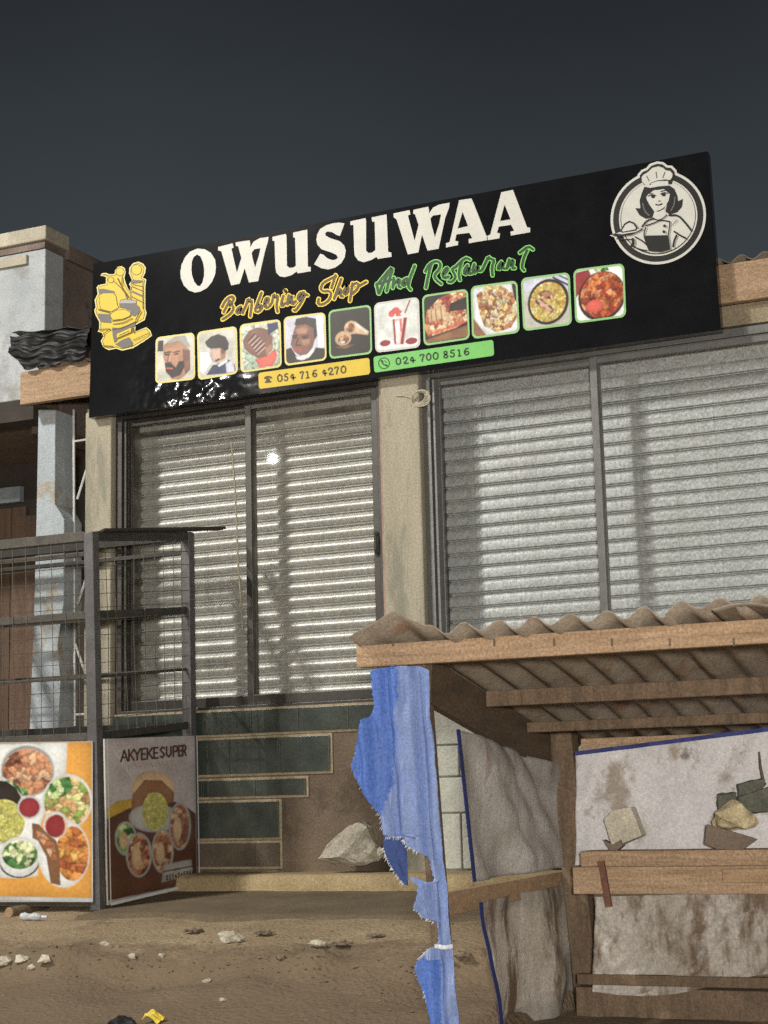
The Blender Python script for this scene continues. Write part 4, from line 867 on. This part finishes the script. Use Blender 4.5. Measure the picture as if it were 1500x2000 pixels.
# warped board laid on the cage top
def tb(u, v):
    a = atz(182+(425-182)*u, 1040-3*u, fr_t.z+.045); 
    return (a.x-.10*(1-v)-.3*(1-u)*(1-v), a.y+.02, fr_t.z+.05+.10*u*0+.012*math.sin(u*5)+.05*u)
bk2 = Vector((x_b+.13, bk_t.y+.06, bk_t.z+.004)); ft2 = Vector((x_b-.02, 9.27, fr_t.z+.004))
bd = MB(); bd.prism([ft2+Vector((-.03, .1, 0)), ft2+Vector((.04, .05, 0)), bk2+Vector((.14, -.02, 0)), bk2+Vector((.05, .02, 0))], (0, 0, .020))
o = bd.build('loose_board', mat('dark_board', (.045, .038, .03), (.03, .025, .02), 5, .9), base=ft2, bevel=.004); tag(o, 'dark flat board laid across the top of the steel cage', 'board')

# posters on the cage
YP = 9.3-PW/2-.012
def pplane(px, py, k): q = aty(px, py, YP); return (q.x, YP-.0015-k, q.z)
po = thing('food_poster', aty(90, 1762, YP), 'orange and white poster of food plates on the front of the cage', 'poster')
pz1, pz0 = aty(180, 1447, YP).z, aty(182, 1762, YP).z
xr = aty(180, 1600, YP).x-.004
MB().box((xr-1.7, YP, pz0), (xr, YP+.01, pz1)).build('backing', flat('poster_backing', (.55, .52, .46)), po)
ORG = flat('poster_orange', (.55, .27, .06)); PW1 = flat('poster_white', (.60, .61, .60))
p = Pic([(-162,1452),(181,1447.5),(182,1762),(-162,1757)], 420, 384, 91); p.crop(5.5555, 0, 1430)
p.fill(ORG, [(-900,150),(1002,104),(1006,1800),(-900,1760)])
p.fill(PW1, [(-900,160),(738,112),(720,440),(560,660),(450,1000),(420,1560),(200,1590),(-200,1560),(-900,1480)])
p.ell(PW1, -520, 620, 420, 420); p.ell(F_MEAT, -520, 620, 360, 360, jag=.05)
p.ell(PW1, 308, 412, 296, 292); p.ell(LGRY, 308, 420, 284, 276); p.ell(F_MEAT, 308, 430, 272, 250, jag=.06)
p.ell(PW1, -120, 850, 400, 400); p.fill(PDARK, [(-300,560),(-100,520),(80,530),(180,600),(235,700),(215,790),(60,800),(-250,780)])
p.ell(F_AKY, 50, 965, 232, 240)
p.fill(F_VEG, [(60,510),(160,540),(240,600),(310,600),(320,680),(250,690),(180,610)])
p.ell(PW1, 735, 752, 270, 300); p.ell(F_SALAD, 735, 760, 252, 280, jag=.04); p.fill(F_VEG, [(540,560),(640,500),(760,480),(800,600),(720,690),(620,720),(520,700)])
p.ell(PW1, 325, 812, 130, 130); p.ell(PDRED, 325, 815, 112, 108)
p.ell(PDARK, 220, 1420, 215, 165); p.ell(PW1, 220, 1352, 222, 218); p.ell(F_VEG, 225, 1330, 196, 160, jag=.05)
p.ell(PW1, 700, 1320, 280, 370); p.ell(F_PLANT, 790, 1320, 178, 300, jag=.05)
p.ell(PW1, 608, 1008, 134, 150); p.ell(F_STEW, 610, 1018, 116, 128); p.ell(PDRED, 610, 1018, 100, 112)
p.fill(PBRN, [(355,985),(430,1000),(500,1080),(620,1180),(650,1300),(665,1665),(560,1640),(510,1350),(420,1180),(360,1150)]); p.fill(F_MEAT, [(400,1060),(480,1100),(600,1220),(630,1400),(560,1380),(500,1250),(420,1150)])
p.fill(PW1, [(-900,1765),(1006,1802),(1006,1842),(-900,1800)])
p.fill(PW1, [(1000,104),(1008,104),(1010,1840),(1002,1840)])
p.build('print', po, pplane, .0012)

XP = x_b+PW/2+.012
cr_ = {}
TLp, TRp, BRp, BLp = (atx(*q, XP) for q in ((204, 1443), (380, 1437), (385, 1727), (211, 1768)))
def rplane(px, py, k): q = atx(px, py, XP); return (XP+.0015+k, q.y, q.z)
po2 = thing('snack_poster', (XP, 9.9, BLp.z), 'dim brown and lilac AKYEKE SUPER poster on the shaded side of the cage', 'poster')
MB().prism([TLp, TRp, BRp, BLp], (-.01, 0, 0)).build('backing', MATS['poster_backing'], po2)
class RPrint(Print):
    pass
LIL = flat('poster_lilac', (.40, .36, .36)); BRN = flat('poster_maroon', (.085, .035, .022)); MUS = flat('poster_mustard', (.46, .30, .05))
p = Pic([(204,1443),(380,1437),(385,1727),(211,1768)], 220, 370, 17); p.crop(5.405, 190, 1420)
def rfix(mb):   # faces turned to the right-hand side of the cage
    out = []
    for f in mb.f:
        a, b_, c_ = (Vector(mb.v[i]) for i in f[:3]); out.append(f if (b_-a).cross(c_-a).x > 0 else f[::-1])
    mb.f = out
p.fill(LIL, [(78,128),(1022,92),(1050,1650),(112,1870)])
p.fill(MUS, [(90,880),(200,790),(350,760),(700,760),(330,900),(100,985)]); p.fill(BRN, [(97,985),(330,865),(560,790),(820,790),(960,860),(1036,925),(1049,1640),(112,1835)])
p.ell(PTAN, 590, 640, 225, 180, jag=.04); p.fill(PBRN, [(355,905),(370,720),(500,560),(680,560),(810,690),(805,790),(730,820),(650,700),(540,700),(460,905)])
p.ell(LGRY, 600, 960, 270, 150); p.ell(F_AKY, 612, 890, 140, 205)
for cx, cy, rx, ry, m in ((300, 1180, 118, 180, F_VEG), (870, 1050, 118, 255, F_MEAT), (690, 1310, 118, 235, F_MEAT), (440, 1350, 140, 238, F_MEAT)):
    p.ell(LGRY, cx, cy, rx, ry); p.ell(m, cx, cy, rx-18, ry-20); p.ell(PTAN, cx-rx*.2, cy+ry*.1, rx*.38, ry*.5)
p.fill(LGRY, [(700,1455),(990,1400),(1012,1560),(680,1640)]); p.stroke(BRN, [(690,1530),(1005,1470)], 14)
for (a_, b_) in (((110,140),(380,560)),): p.stroke(PGREY, [a_, b_], 9)
p.build('print', po2, rplane, .0006, True)
p = RPrint(rplane, .0004); p.k = .0012; p.crop(5.405, 190, 1420)
qt = quadmap([(246,240),(916,186),(916,305),(246,372)])
adv = [('A',0,.105),('K',.115,.205),('Y',.205,.30),('E',.315,.385),('K',.40,.49),('E',.505,.575),('S',.60,.68),('U',.695,.78),('P',.80,.88),('E',.885,.935),('R',.945,1)]
for ch, u0, u1 in adv:
    for st in DIG[ch]:
        pts = []
        for i, (x, y) in enumerate(st):
            a = qt(u0+(u1-u0)*x, .06+.88*y); pts.append((a.x, a.y))
        for a, b_ in zip(pts[:-1], pts[1:]): p.stroke(BRN, [a, b_], 19)
qt2 = quadmap([(380,385),(820,345),(820,395),(380,435)])
for k in range(11): a = qt2(k/11, .2); b_ = qt2(k/11+.05, .9); p.stroke(PTAN, [(a.x, a.y), (b_.x, b_.y)], 10)
qt3 = quadmap([(700,1560),(1000,1500),(1005,1560),(700,1625)])
for k, ch in enumerate('0554745266'):
    for st in DIG[ch]:
        pts = [qt3(k/10+.07*x, .05+.9*y) for x, y in st]; p.stroke(BRN, [(a.x, a.y) for a in pts], 9)
p.stroke(PW1, [(78,128),(112,1850)], 12); p.stroke(PW1, [(1022,95),(1050,1650)], 12); p.stroke(PW1, [(120,1868),(1050,1645)], 30)
rfix(p.mb); p.build('lettering', po2)['kind'] = 'stuff'

# ================================================================== MARKET STALL
st = thing('market_stall', (-2.9, 7.6, -1.1), 'rough timber market stall with corrugated roof in the right foreground', 'stall')
YF, YB = 6.8, 8.45
XL, XR_ = -2.93, .35
f0 = aty(722, 1282, YF); zt, zb = .685, .592
fb = MB(); fb.box((aty(700, 1280, YF).x, YF-.025, .592), (XR_+.1, YF+.025, .690)); fb.build('fascia_beam', WOODX, st, bevel=.005)
for k, px in enumerate((768, 966, 1083, 1196, 1309, 1434)):
    c = aty(px, 1262, YF-.026); mk = MB(); mk.box((c.x-.005, YF-.0275, c.z+.0), (c.x+.004, YF-.0255, c.z+.032)); mk.build('saw_mark', WOODD, st)
def rz(y): return .655-(y-YF)*.215      # underside line of the roof timbers
# posts
fpx = (aty(806, 1400, YF).x+aty(845, 1400, YF).x)/2
for (x0, y, ztop, zbot, w) in ((fpx, YF+.06, .60, -1.12, .075), (-2.83, YB, .34, -1.05, .125), (XR_, YF+.06, .60, -1.12, .08), (XR_, YB, .34, -1.05, .09)):
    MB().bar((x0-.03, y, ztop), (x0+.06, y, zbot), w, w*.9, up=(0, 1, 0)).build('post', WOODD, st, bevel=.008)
# side rafter and purlins
for x in (-2.93, XR_-.05):
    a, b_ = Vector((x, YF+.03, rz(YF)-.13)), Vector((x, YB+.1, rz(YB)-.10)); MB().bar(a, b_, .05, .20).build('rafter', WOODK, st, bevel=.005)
for y, hgt in ((7.5, .075), (8.05, .05)):
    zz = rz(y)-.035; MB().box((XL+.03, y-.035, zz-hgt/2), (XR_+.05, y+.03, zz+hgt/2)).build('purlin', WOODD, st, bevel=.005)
MB().box((-2.75, YB-.04, .225), (XR_, YB+.02, .30)).build('rear_beam', WOODX, st, bevel=.005)
# roof sheets
def cw(x, y):
    w = .022*math.sin((x+.03)*2*math.pi/.158)*(1+.5*nse(x, 0, 3, 4))+.012*nse(x, y, 0, 2.2)
    k = min(1, max(0, (-2.80-x)/.08))          # the left-hand sheet end is bent up into one broad ridge
    hump = max(0, .115*(1-abs(x+3.0)/.24))-.02
    t = max(0, 1-(y-6.66)/.5)
    return w*(1-k*t)+hump*k*t
def rs(x0, x1, y0, y1, dz=0):
    n = int((x1-x0)/.0132)
    def fn(u, v):
        x = x0+(x1-x0)*u; y = y0+(y1-y0)*v
        if v < .01: y += .018*nse(x, 3, 1, 9)
        z = rz(y)+.046+cw(x, y)+dz+.02*nse(x, y, 7, 1.1)
        return (x, y, z)
    return solid(MB().grid(fn, n, 12).build('roof_sheet', RUST_ROOF, st, smooth=True), .005)
rs(-3.22, -1.78, 6.66, 8.75); rs(-1.80, .5, 6.66, 8.75, .012)
# curled sheet ends
def flap(u, v):
    q = aty(1392+115*u, 1187-10*math.sin(u*3)+ (1-u)*6, 6.62); return (q.x, 6.62+.28*v, q.z+.004-.04*v+(.0))
solid(MB().grid(flap, 14, 6).build('curled_sheet', RUST_ROOF, st, smooth=True), .005)
# rails and shelf
MB().bar((-2.93, 6.92, -.445), (-2.90, 8.45, -.42), .035, .10).build('side_rail', WOOD, st, bevel=.005)
zs1, zs0 = aty(1300, 1692, 8.12).z, aty(1300, 1746, 8.12).z
MB().box((-2.72, 8.10, zs0), (XR_, 8.145, zs1)).build('shelf_front', WOODX, st, bevel=.005)
MB().box((-2.72, 8.146, zs1-.03), (XR_, 8.44, zs1-.004)).build('shelf_board', WOODX, st, bevel=.004)
lz = aty(1300, 1660, 8.2).z; MB().box((-2.70, 8.16, zs1-.003), (XR_, 8.385, lz)).build('shelf_packing', WOODX, st, bevel=.01)
b0 = aty(1420, 1700, 8.09); MB().box((b0.x-.02, 8.075, zs0+.055), (b0.x+1.2, 8.099, zs1-.012)).build('shelf_cleat', WOOD, st, bevel=.004)
r0 = aty(1185, 1725, 8.1); MB().bar((r0.x-.02, 8.09, zs1+.03), (r0.x+.01, 8.09, zs0-.06), .03, .02, up=(0, 1, 0)).build('upright', mat('red_paint', (.17, .075, .05), (.11, .05, .035), 6, .8), st)
bz = aty(1300, 1930, 8.2).z
MB().box((-2.75, 8.16, -1.1), (XR_, 8.40, bz)).build('lower_boards', WOODD, st, bevel=.006)
bz2 = aty(1300, 1905, 8.12).z; MB().box((-2.72, 8.10, bz2-.05), (XR_, 8.15, bz2)).build('lower_rail', WOODD, st, bevel=.005)

# ---- sheets hung in the stall
def cloth(name, fn, nu, nv, m, label, cat, hem=None, base=None):
    r = thing(name, base or fn(.5, 1), label, cat)
    solid(MB().grid(fn, nu, nv).build('sheet', m, r, smooth=True), .002)
    return r
def backup(u, v):
    px = 1124+(1640-1124)*u; top = 1472-(px-1116)*.126; bot = 1690-(px-1116)*.02
    q = aty(px, top+(bot-top)*v, YB-.11)
    w_ = abs(nse(u*7+v*2, v*3, 4))+.35*abs(nse(u*15, v*5+u*4, 8))
    return (q.x, YB-.115+.022*nse(u*5, v*3, 1)+.012*math.sin(u*23+v*4)*v+.022*w_, q.z)
r = cloth('rear_sheet', backup, 150, 70, SHEETW, 'stained white plastic sheet hung across the upper rear of the stall', 'plastic sheet')
hm = MB(); hm.grid(lambda u, v: (lambda q: (q[0], q[1]-.006, q[2]+.008-.021*v))(backup(u*.95, 0)), 40, 2); solid(hm.build('hem', HEM, r), .003)
def tearq(px, py, k): q = aty(px, py, YB-.10); return q
def backlow(u, v):
    px = 1160+(1640-1160)*u; top = 1752-(px-1160)*.03; bot = 1925+22*math.sin(u*5+.5)-(px-1160)*.02
    q = aty(px, top+(bot-top)*v, 8.13)
    w_ = abs(nse(u*10+v*3, v*4, 14))+.6*abs(nse(u*22, v*7, 18))
    return (q.x, 8.145+.02*nse(u*5, v*3, 11)+.015*math.sin(u*15+v*6)*v-.04*v+.025*w_, q.z)
cloth('lower_sheet', backlow, 130, 60, SHEETD, 'muddy white sheet hung below the shelf of the stall', 'plastic sheet')
XS = -2.875
def sideup(u, v):
    l = (895+32*v, 1425+297*v); rr = (1108+10*v, 1500+190*v)
    px = l[0]+(rr[0]-l[0])*u; py = l[1]+(rr[1]-l[1])*u
    q = atx(px, py, XS)
    e = math.sin(math.pi*u)
    return (XS+e*(.035*math.sin(u*8-v*4)+.03*nse(u*4, v*4, 2)+.035*max(0, math.sin((u-v*.4)*15))), q.y, q.z)
r = cloth('side_sheet', sideup, 40, 40, SHEETS, 'grey plastic sheet swagged on the left end of the stall above the rail', 'plastic sheet')
hm = MB(); hm.grid(lambda u, v: (lambda q: (q[0]+.006, q[1]-.035+.042*u, q[2]))(sideup(0, v)), 2, 24); solid(hm.build('hem', HEM, r), .003)
def sidelow(u, v):
    l = (940+34*v, 1762+320*v); rr = (1120+40*v, 1722+360*v)
    px = l[0]+(rr[0]-l[0])*u; py = l[1]+(rr[1]-l[1])*u
    q = atx(px, py, XS)
    e = min(1, 4*(1-u))
    return (XS+e*(.035*math.sin(u*11+v*2)*(.4+v)+.05*nse(u*4, v*3, 8)), q.y, q.z)
r = cloth('side_sheet', sidelow, 40, 40, SHEETD, 'brown stained plastic sheet on the left end of the stall below the rail', 'plastic sheet')
hm = MB(); hm.grid(lambda u, v: (lambda q: (q[0]+.006, q[1]-.035+.042*u, q[2]))(sidelow(0, v)), 2, 24); solid(hm.build('hem', HEM, r), .003)

# ---- blue tarp strip on the front corner post (rows traced from the photograph, torn left edge)
tr_ = thing('blue_tarp', aty(860, 2060, 6.74), 'torn blue tarpaulin strip hanging down the front corner post of the stall', 'tarpaulin')
rowsA = [(58,300,430),(78,190,496),(100,185,497),(200,195,500),(290,205,503),(335,190,504),(350,160,505),(400,145,512),(500,112,525),(600,98,535),(650,110,540),(700,130,545),(750,165,547),(800,200,550),(850,230,553),(900,246,556),(960,252,561),(985,258,563)]
rowsB = [(985,345,563),(1040,378,570),(1070,445,572),(1090,478,574),(1100,485,575),(1200,503,585),(1240,512,590)]
rowsC = [(1240,440,590),(1300,440,597),(1345,424,601),(1375,418,603),(1420,460,606),(1445,520,610),(1500,530,612),(1560,532,615),(1590,500,618),(1640,440,625),(1700,425,632),(1780,450,640),(1880,480,650),(2000,510,660),(2140,540,676)]
def strip_mesh(rows, name, mats, jag=6, y0=6.72, nu=44):
    m = MB(); ys_ = [r[0] for r in rows]; H = ys_[-1]-ys_[0]; nv = max(6, int(H/9))
    vs = []
    for j in range(nv+1):
        yy = ys_[0]+H*j/nv
        l = np.interp(yy, ys_, [r[1] for r in rows])+random.uniform(-jag, jag); rr = np.interp(yy, ys_, [r[2] for r in rows])+random.uniform(-1.5, 1.5)
        for i in range(nu+1):
            u = i/nu; cx = l+(rr-l)*u
            fold = (cx-yy*.075)/30
            q = aty(660+cx/2.777, 1280+yy/2.777, y0)
            d = .016*math.sin(fold)+.010*math.sin(fold*2.3+1)+.02*nse(cx*.012, yy*.005, 3)-(.05*max(0, (260+yy*.05-cx)/160))
            vs.append((q.x, y0+d, q.z))
    for j in range(nv):
        yy = ys_[0]+H*j/nv; lim = np.interp(yy, [58, 250, 300, 700, 860, 900, 1600, 1650, 2140], [330, 330, 310, 290, 238, 0, 0, 540, 560])+8*nse(yy*.03, 1, 2)
        for i in range(nu):
            l = np.interp(yy, ys_, [r[1] for r in rows]); rr = np.interp(yy, ys_, [r[2] for r in rows])
            m.cm = 1 if l+(rr-l)*(i+.5)/nu < lim else 0
            o = len(m.v); m.f.append((o+j*(nu+1)+i, o+j*(nu+1)+i+1, o+(j+1)*(nu+1)+i+1, o+(j+1)*(nu+1)+i)); m.m.append(m.cm)
    m.v += [tuple(p) for p in vs]
    return solid(m.build(name, [mats, TARPB], tr_, smooth=True), .002)
strip_mesh(rowsA[:-1]+[(978,256,562)]+[(984+(r_[0]-985), r_[1], r_[2]) for r_ in rowsB[:-1]]+[(1232,508,589)]+[(1238,440,590)]+rowsC[1:], 'hanging_strip', TARP, 4)
fl = MB(); fl.prism([aty(660+a/2.777, 1280+b_/2.777, 6.75) for a, b_ in [(250,980),(300,984),(345,990),(372,1060),(380,1250),(355,1242),(300,1170),(262,1100),(243,1040)]], (0, .003, 0)); fl.build('dark_flap', TARPD, tr_)
fl = MB(); fl.prism([aty(660+a/2.777, 1280+b_/2.777, 6.735) for a, b_ in [(385,1200),(440,1212),(512,1242),(512,1260),(440,1250),(395,1225)]], (0, .003, 0)); fl.build('torn_bridge', TARP, tr_)
# frayed threads along the torn edges
fm = MB()
def fray(pts, n, ln):
    for k in range(n):
        t = random.random()*(len(pts)-1); i = min(int(t), len(pts)-2); a, b_ = Vector(pts[i]), Vector(pts[i+1]); c = a.lerp(b_, t-i)
        c2 = c+Vector((-random.uniform(.05, 1)**2*ln, random.uniform(-.2, 1.1)*ln)); q = c+Vector((3, random.uniform(-3, 3)))
        fm.tube([aty(660+v.x/2.777, 1280+v.y/2.777, 6.715-.002*k/ max(1, n)) for v in (q, c, c2)], [.0024, .0018, .0006], 4)
fray([(160,350),(145,400),(112,500),(98,600),(110,650),(130,700),(165,750),(230,850),(248,930)], 170, 26)
fray([(258,985),(300,985),(345,985),(378,1040),(445,1075)], 50, 18); fray([(243,1040),(262,1100),(300,1170),(355,1242)], 40, 15)
fray([(500,1590),(440,1640),(425,1700),(450,1780),(480,1880)], 70, 17); fray([(440,1300),(418,1375),(460,1420),(520,1450)], 36, 14)
tag(fm.build('frayed_threads', FRAY, tr_), kind='stuff')
tp = MB(); tp.grid(lambda u, v: (lambda q: (q.x, 6.70+.012*math.sin(u*7), q.z))(aty(660+(525+92*u)/2.777, 1280+(1566+22*v+6*math.sin(u*3))/2.777, 6.70)), 10, 2); solid(tp.build('tie_band', FRAY, tr_), .004)

# ---- things on the stall shelf and about the ground
def rock(name, c, r, m, label, cat='stone', n=26, sq=(1, 1, 1), seed=1, flat_bottom=True, group=None):
    rr = random.Random(seed); pts = []
    for _ in range(n):
        v = Vector((rr.gauss(0, 1), rr.gauss(0, 1), rr.gauss(0, 1))).normalized()*r*rr.uniform(.8, 1.05)
        v = Vector((v.x*sq[0], v.y*sq[1], v.z*sq[2]))
        if flat_bottom: v.z = max(v.z, -r*sq[2]*.55)
        pts.append(Vector(c)+v)
    o = MB().hull(pts, 3, r*.16, 1.6/r).build(name, m, base=(c[0], c[1], c[2]-r*sq[2]*.55))
    return tag(o, label, cat, group)
zsh = zs1-.002
# pale block, yellow stone, card and green bundle on the shelf
bl = MB(); bl.prism([aty(*q, 8.24) for q in ((1178,1600),(1196,1582),(1232,1576),(1254,1632),(1216,1648),(1196,1660))], (0, .09, 0))
tag(bl.build('stone_block', STONE, base=aty(1215, 1660, 8.24), bevel=.006), 'pale broken block leaning at the left end of the stall shelf', 'stone')
kb = MB(); kb.prism([aty(*q, 8.225) for q in ((1178,1640),(1196,1668),(1216,1652),(1212,1640),(1196,1650))], (0, .05, 0)); tag(kb.build('dark_chip', CARD, base=aty(1196, 1668, 8.225)), 'small dark brown chip at the foot of the pale block', 'chip')
q = aty(1434, 1600, 8.21); rock('yellow_stone', q, .122, STONEY, 'big yellowish stone lying on brown card on the stall shelf', sq=(1.05, .6, .72), seed=5, n=40)
cb = MB(); cb.prism([aty(*q, 8.17) for q in ((1380,1610),(1470,1636),(1478,1640),(1450,1660),(1400,1658),(1376,1648))], (0, .02, 0)); tag(cb.build('card_scrap', CARD, base=aty(1420, 1660, 8.17)), 'folded brown card scrap in front of the yellow stone', 'card')
gb = thing('rag_bundle', aty(1470, 1600, 8.26), 'dusty dark greenish rag bundle behind the yellow stone on the shelf', 'bundle')
for k, pl_ in enumerate(([(1402,1552),(1436,1548),(1440,1575),(1404,1580)], [(1442,1535),(1490,1522),(1496,1530),(1488,1545),(1444,1552)], [(1440,1556),(1497,1540),(1510,1585),(1445,1585)])):
    MB().hull([aty(q[0]+random.uniform(-3, 3), q[1]+random.uniform(-3, 3), 8.26-.015*k+dd) for q in pl_ for dd in (0, .045)], 3, .012, 25).build('fold', GREENB, gb)
tw = MB().tube([aty(*q, 8.29) for q in ((1483,1468),(1486,1500),(1491,1525),(1484,1540))], [.004, .006, .008, .01], 6).build('dark_twig', WOODD, base=aty(1484, 1540, 8.37)); tag(tw, 'dark bent twig standing against the white rear sheet', 'twig')

# rock at the wall foot
q = [(632,1676),(648,1650),(690,1612),(712,1602),(728,1612),(738,1650),(745,1682),(700,1690),(650,1684)]
bc = aty(690, 1690, 10.38)
pts = []
rr = random.Random(3)
for (a, b_) in q:
    for yy, s in ((10.30, 1), (10.42, .9)):
        v = aty(a, b_, 10.36); c = aty(690, 1655, 10.36); v = c+(v-c)*s; pts.append(Vector((v.x, yy+rr.uniform(-.04, .04), max(v.z, -.452))))
pts += [Vector((aty(705, 1640, 10.3).x, 10.24, aty(705, 1640, 10.3).z)), Vector((aty(670, 1665, 10.3).x, 10.23, aty(670, 1672, 10.3).z))]
tag(MB().hull(pts, 4, .022, 11).build('boulder', mat('grey_boulder', (.40, .37, .30), (.26, .235, .19), 6, .95, bump=.7, bscale=25, grain=.28, stain=((.17, .135, .095), 5, .55, .7)), base=bc), 'large pointed grey rock resting on the ledge by the shop wall', 'rock')
rock('wall_stone', aty(742, 1668, 10.34), .05, STONE, 'small dark edged stone just right of the pointed rock', seed=9, sq=(.8, .8, 1))

# log and crushed bottle under the cage
a, b_ = aty(18, 1782, 9.1), aty(92, 1778, 9.5)
lg = thing('log_stub', lerp(a, b_, .5), 'short brown log stub under the front of the cage', 'log')
MB().tube([a, lerp(a, b_, .5)+Vector((0, 0, .01)), b_], [.035, .038, .034], 12).build('trunk', WOODD, lg, smooth=True); MB().tube([a+(a-b_).normalized()*.001, a+(a-b_).normalized()*.006], [.033, .031], 12).build('cut_end', WOOD, lg)
a, b_ = aty(40, 1806, 8.9), aty(92, 1804, 8.95)
bt = thing('crushed_bottle', lerp(a, b_, .5), 'crushed whitish plastic bottle on the dirt below the cage', 'bottle')
a.z = ground_z(a.x, a.y)+.025; b_.z = ground_z(b_.x, b_.y)+.022
MB().tube([lerp(a, b_, t) for t in (0, .15, .35, .5, .65, .75)], [.018, .026, .017, .024, .022, .012], 9).build('body', WHITEPL, bt); MB().tube([lerp(a, b_, t) for t in (.78, .9, 1)], [.010, .011, .010], 9).build('neck', PBLUE, bt)

# rubble and stones on the bank
def on_ground(px, py):
    best = None
    for i in range(400):
        y = 6+i*.012; v = aty(px, py, y)
        dlt = v.z-ground_z(v.x, v.y)
        if dlt < .004: return Vector((v.x, v.y, ground_z(v.x, v.y)))
    return v
G2 = 'pale stones scattered on the dirt bank'
lab = [((8,1885),.055,'pale rubble lump at the left edge of the dirt bank'), ((40,1878),.045,'second pale lump from the left edge on the bank'), ((86,1880),.05,'whitish rubble lump below the log and bottle'), ((62,1892),.03,'small rubble bit between the pale lumps at left'),
  ((205,1845),.035,'flat grey stone below the front post of the cage'), ((405,1918),.028,'lone white pebble on the brown slope below the bank edge'), ((452,1838),.075,'wide flat whitish stone at the middle of the bank edge'), ((620,1850),.05,'greenish pale stone right of the wide whitish stone'),
  ((545,1872),.03,'dark little stone on the bank edge shadow'), ((435,1955),.02,'tiny pale chip low on the brown slope'), ((260,1872),.03,'dull stone in the dark rut below the cage'), ((316,1868),.022,'small tan stone in the dark rut')]
for i, ((px, py), r, l_) in enumerate(lab):
    c = on_ground(px, py); rock('bank_stone', (c.x, c.y, c.z+r*.25), r, STONE if i not in (8,) else PEB, l_, seed=20+i, sq=(1.15, .9, .62), n=20, group=G2)
# pebbles and crumbs
pm = MB()
for k in range(520):
    px = random.uniform(-40, 900); py = random.triangular(1795, 2030, 1900)
    c = on_ground(px, py) if k % 1 == 0 else None
    r = random.choice((.006, .008, .01, .014)); rr = [Vector((random.gauss(0, 1), random.gauss(0, 1), random.gauss(0, .7))).normalized()*r for _ in range(6)]
    t = [Vector((r, 0, 0)), Vector((-r, 0, 0)), Vector((0, r, 0)), Vector((0, -r, 0)), Vector((0, 0, r*.8)), Vector((0, 0, -r*.5))]
    pm.add([c+v*random.uniform(.7, 1.2) for v in t], [(0,2,4),(2,1,4),(1,3,4),(3,0,4),(2,0,5),(1,2,5),(3,1,5),(0,3,5)])
tag(pm.build('pebbles', PEB), kind='stuff')
for k, (px, py, l_) in enumerate(((378,1822,'dark crumpled scrap on the dirt right of the cage post'), (515,1826,'small dark scrap on the terrace dirt below the tiles'), (668,1848,'dark flat scrap left of the greenish pale stone'), (905,1872,'dark leaf scrap on the dirt between tarp and side sheet'), (735,1830,'thin dark scrap near the foot of the blue tarp'))):
    c = on_ground(px, py); sd = random.random()*9
    m_ = MB().grid(lambda u, v: (c.x-.045+.09*u+.02*nse(v*3, sd), c.y-.05+.10*v+.03*nse(u*3, sd), c.z+.008+.03*abs(nse(u*3, v*3, sd))), 8, 7); o = solid(m_.build('ground_scrap', CARD, base=c), .003); tag(o, l_, 'scrap', 'dark scraps on the dirt')
# yellow scrap and dark bag at the bottom of the view
c = on_ground(300, 1996)
ys_ = thing('yellow_scrap', c, 'bright yellow plastic scrap at the bottom edge of the dirt', 'plastic scrap')
solid(MB().grid(lambda u, v: (c.x-.05+.10*u, c.y-.03+.06*v, c.z+.02+.015*math.sin(u*5)+.02*nse(u*3, v*3, 2)+.02*v), 8, 6).build('sheet', YEL, ys_), .003)
c = on_ground(240, 2004); rock('black_bag', (c.x, c.y, c.z+.01), .07, BLACKPL, 'small black plastic bag left of the yellow scrap', 'bag', seed=44, sq=(1.3, .9, .6))

# dark tree behind the roof at the right edge
tb0 = Vector((-2.15, 16.5, -.56))
tree = thing('dark_tree', tb0, 'dark leafy treetop behind the roof at the right edge', 'tree')
MB().tube([tb0, tb0+Vector((.1, .1, 2.5)), tb0+Vector((.35, 0, 4.4))], [.14, .11, .05], 10).build('trunk', WOODD, tree)
cm = MB()
for k in range(2600):
    ctr = random.choice((Vector((.55, 0, 5.05)), Vector((1.2, .3, 5.3)), Vector((.95, -.2, 4.4)), Vector((1.6, .2, 4.7))))
    v = Vector((random.gauss(0, 1), random.gauss(0, 1), random.gauss(0, 1))).normalized()*(random.random()**.4)*.52
    q = tb0+ctr+v; d = Vector((random.gauss(0, 1), random.gauss(0, 1), random.gauss(0, .6))).normalized(); e = d.cross(Vector((0, 0, 1))).normalized()*.03
    cm.add([q-d*.07, q+e, q+d*.07, q-e], [(0, 1, 2, 3)])
cm.build('crown', LEAF, tree)
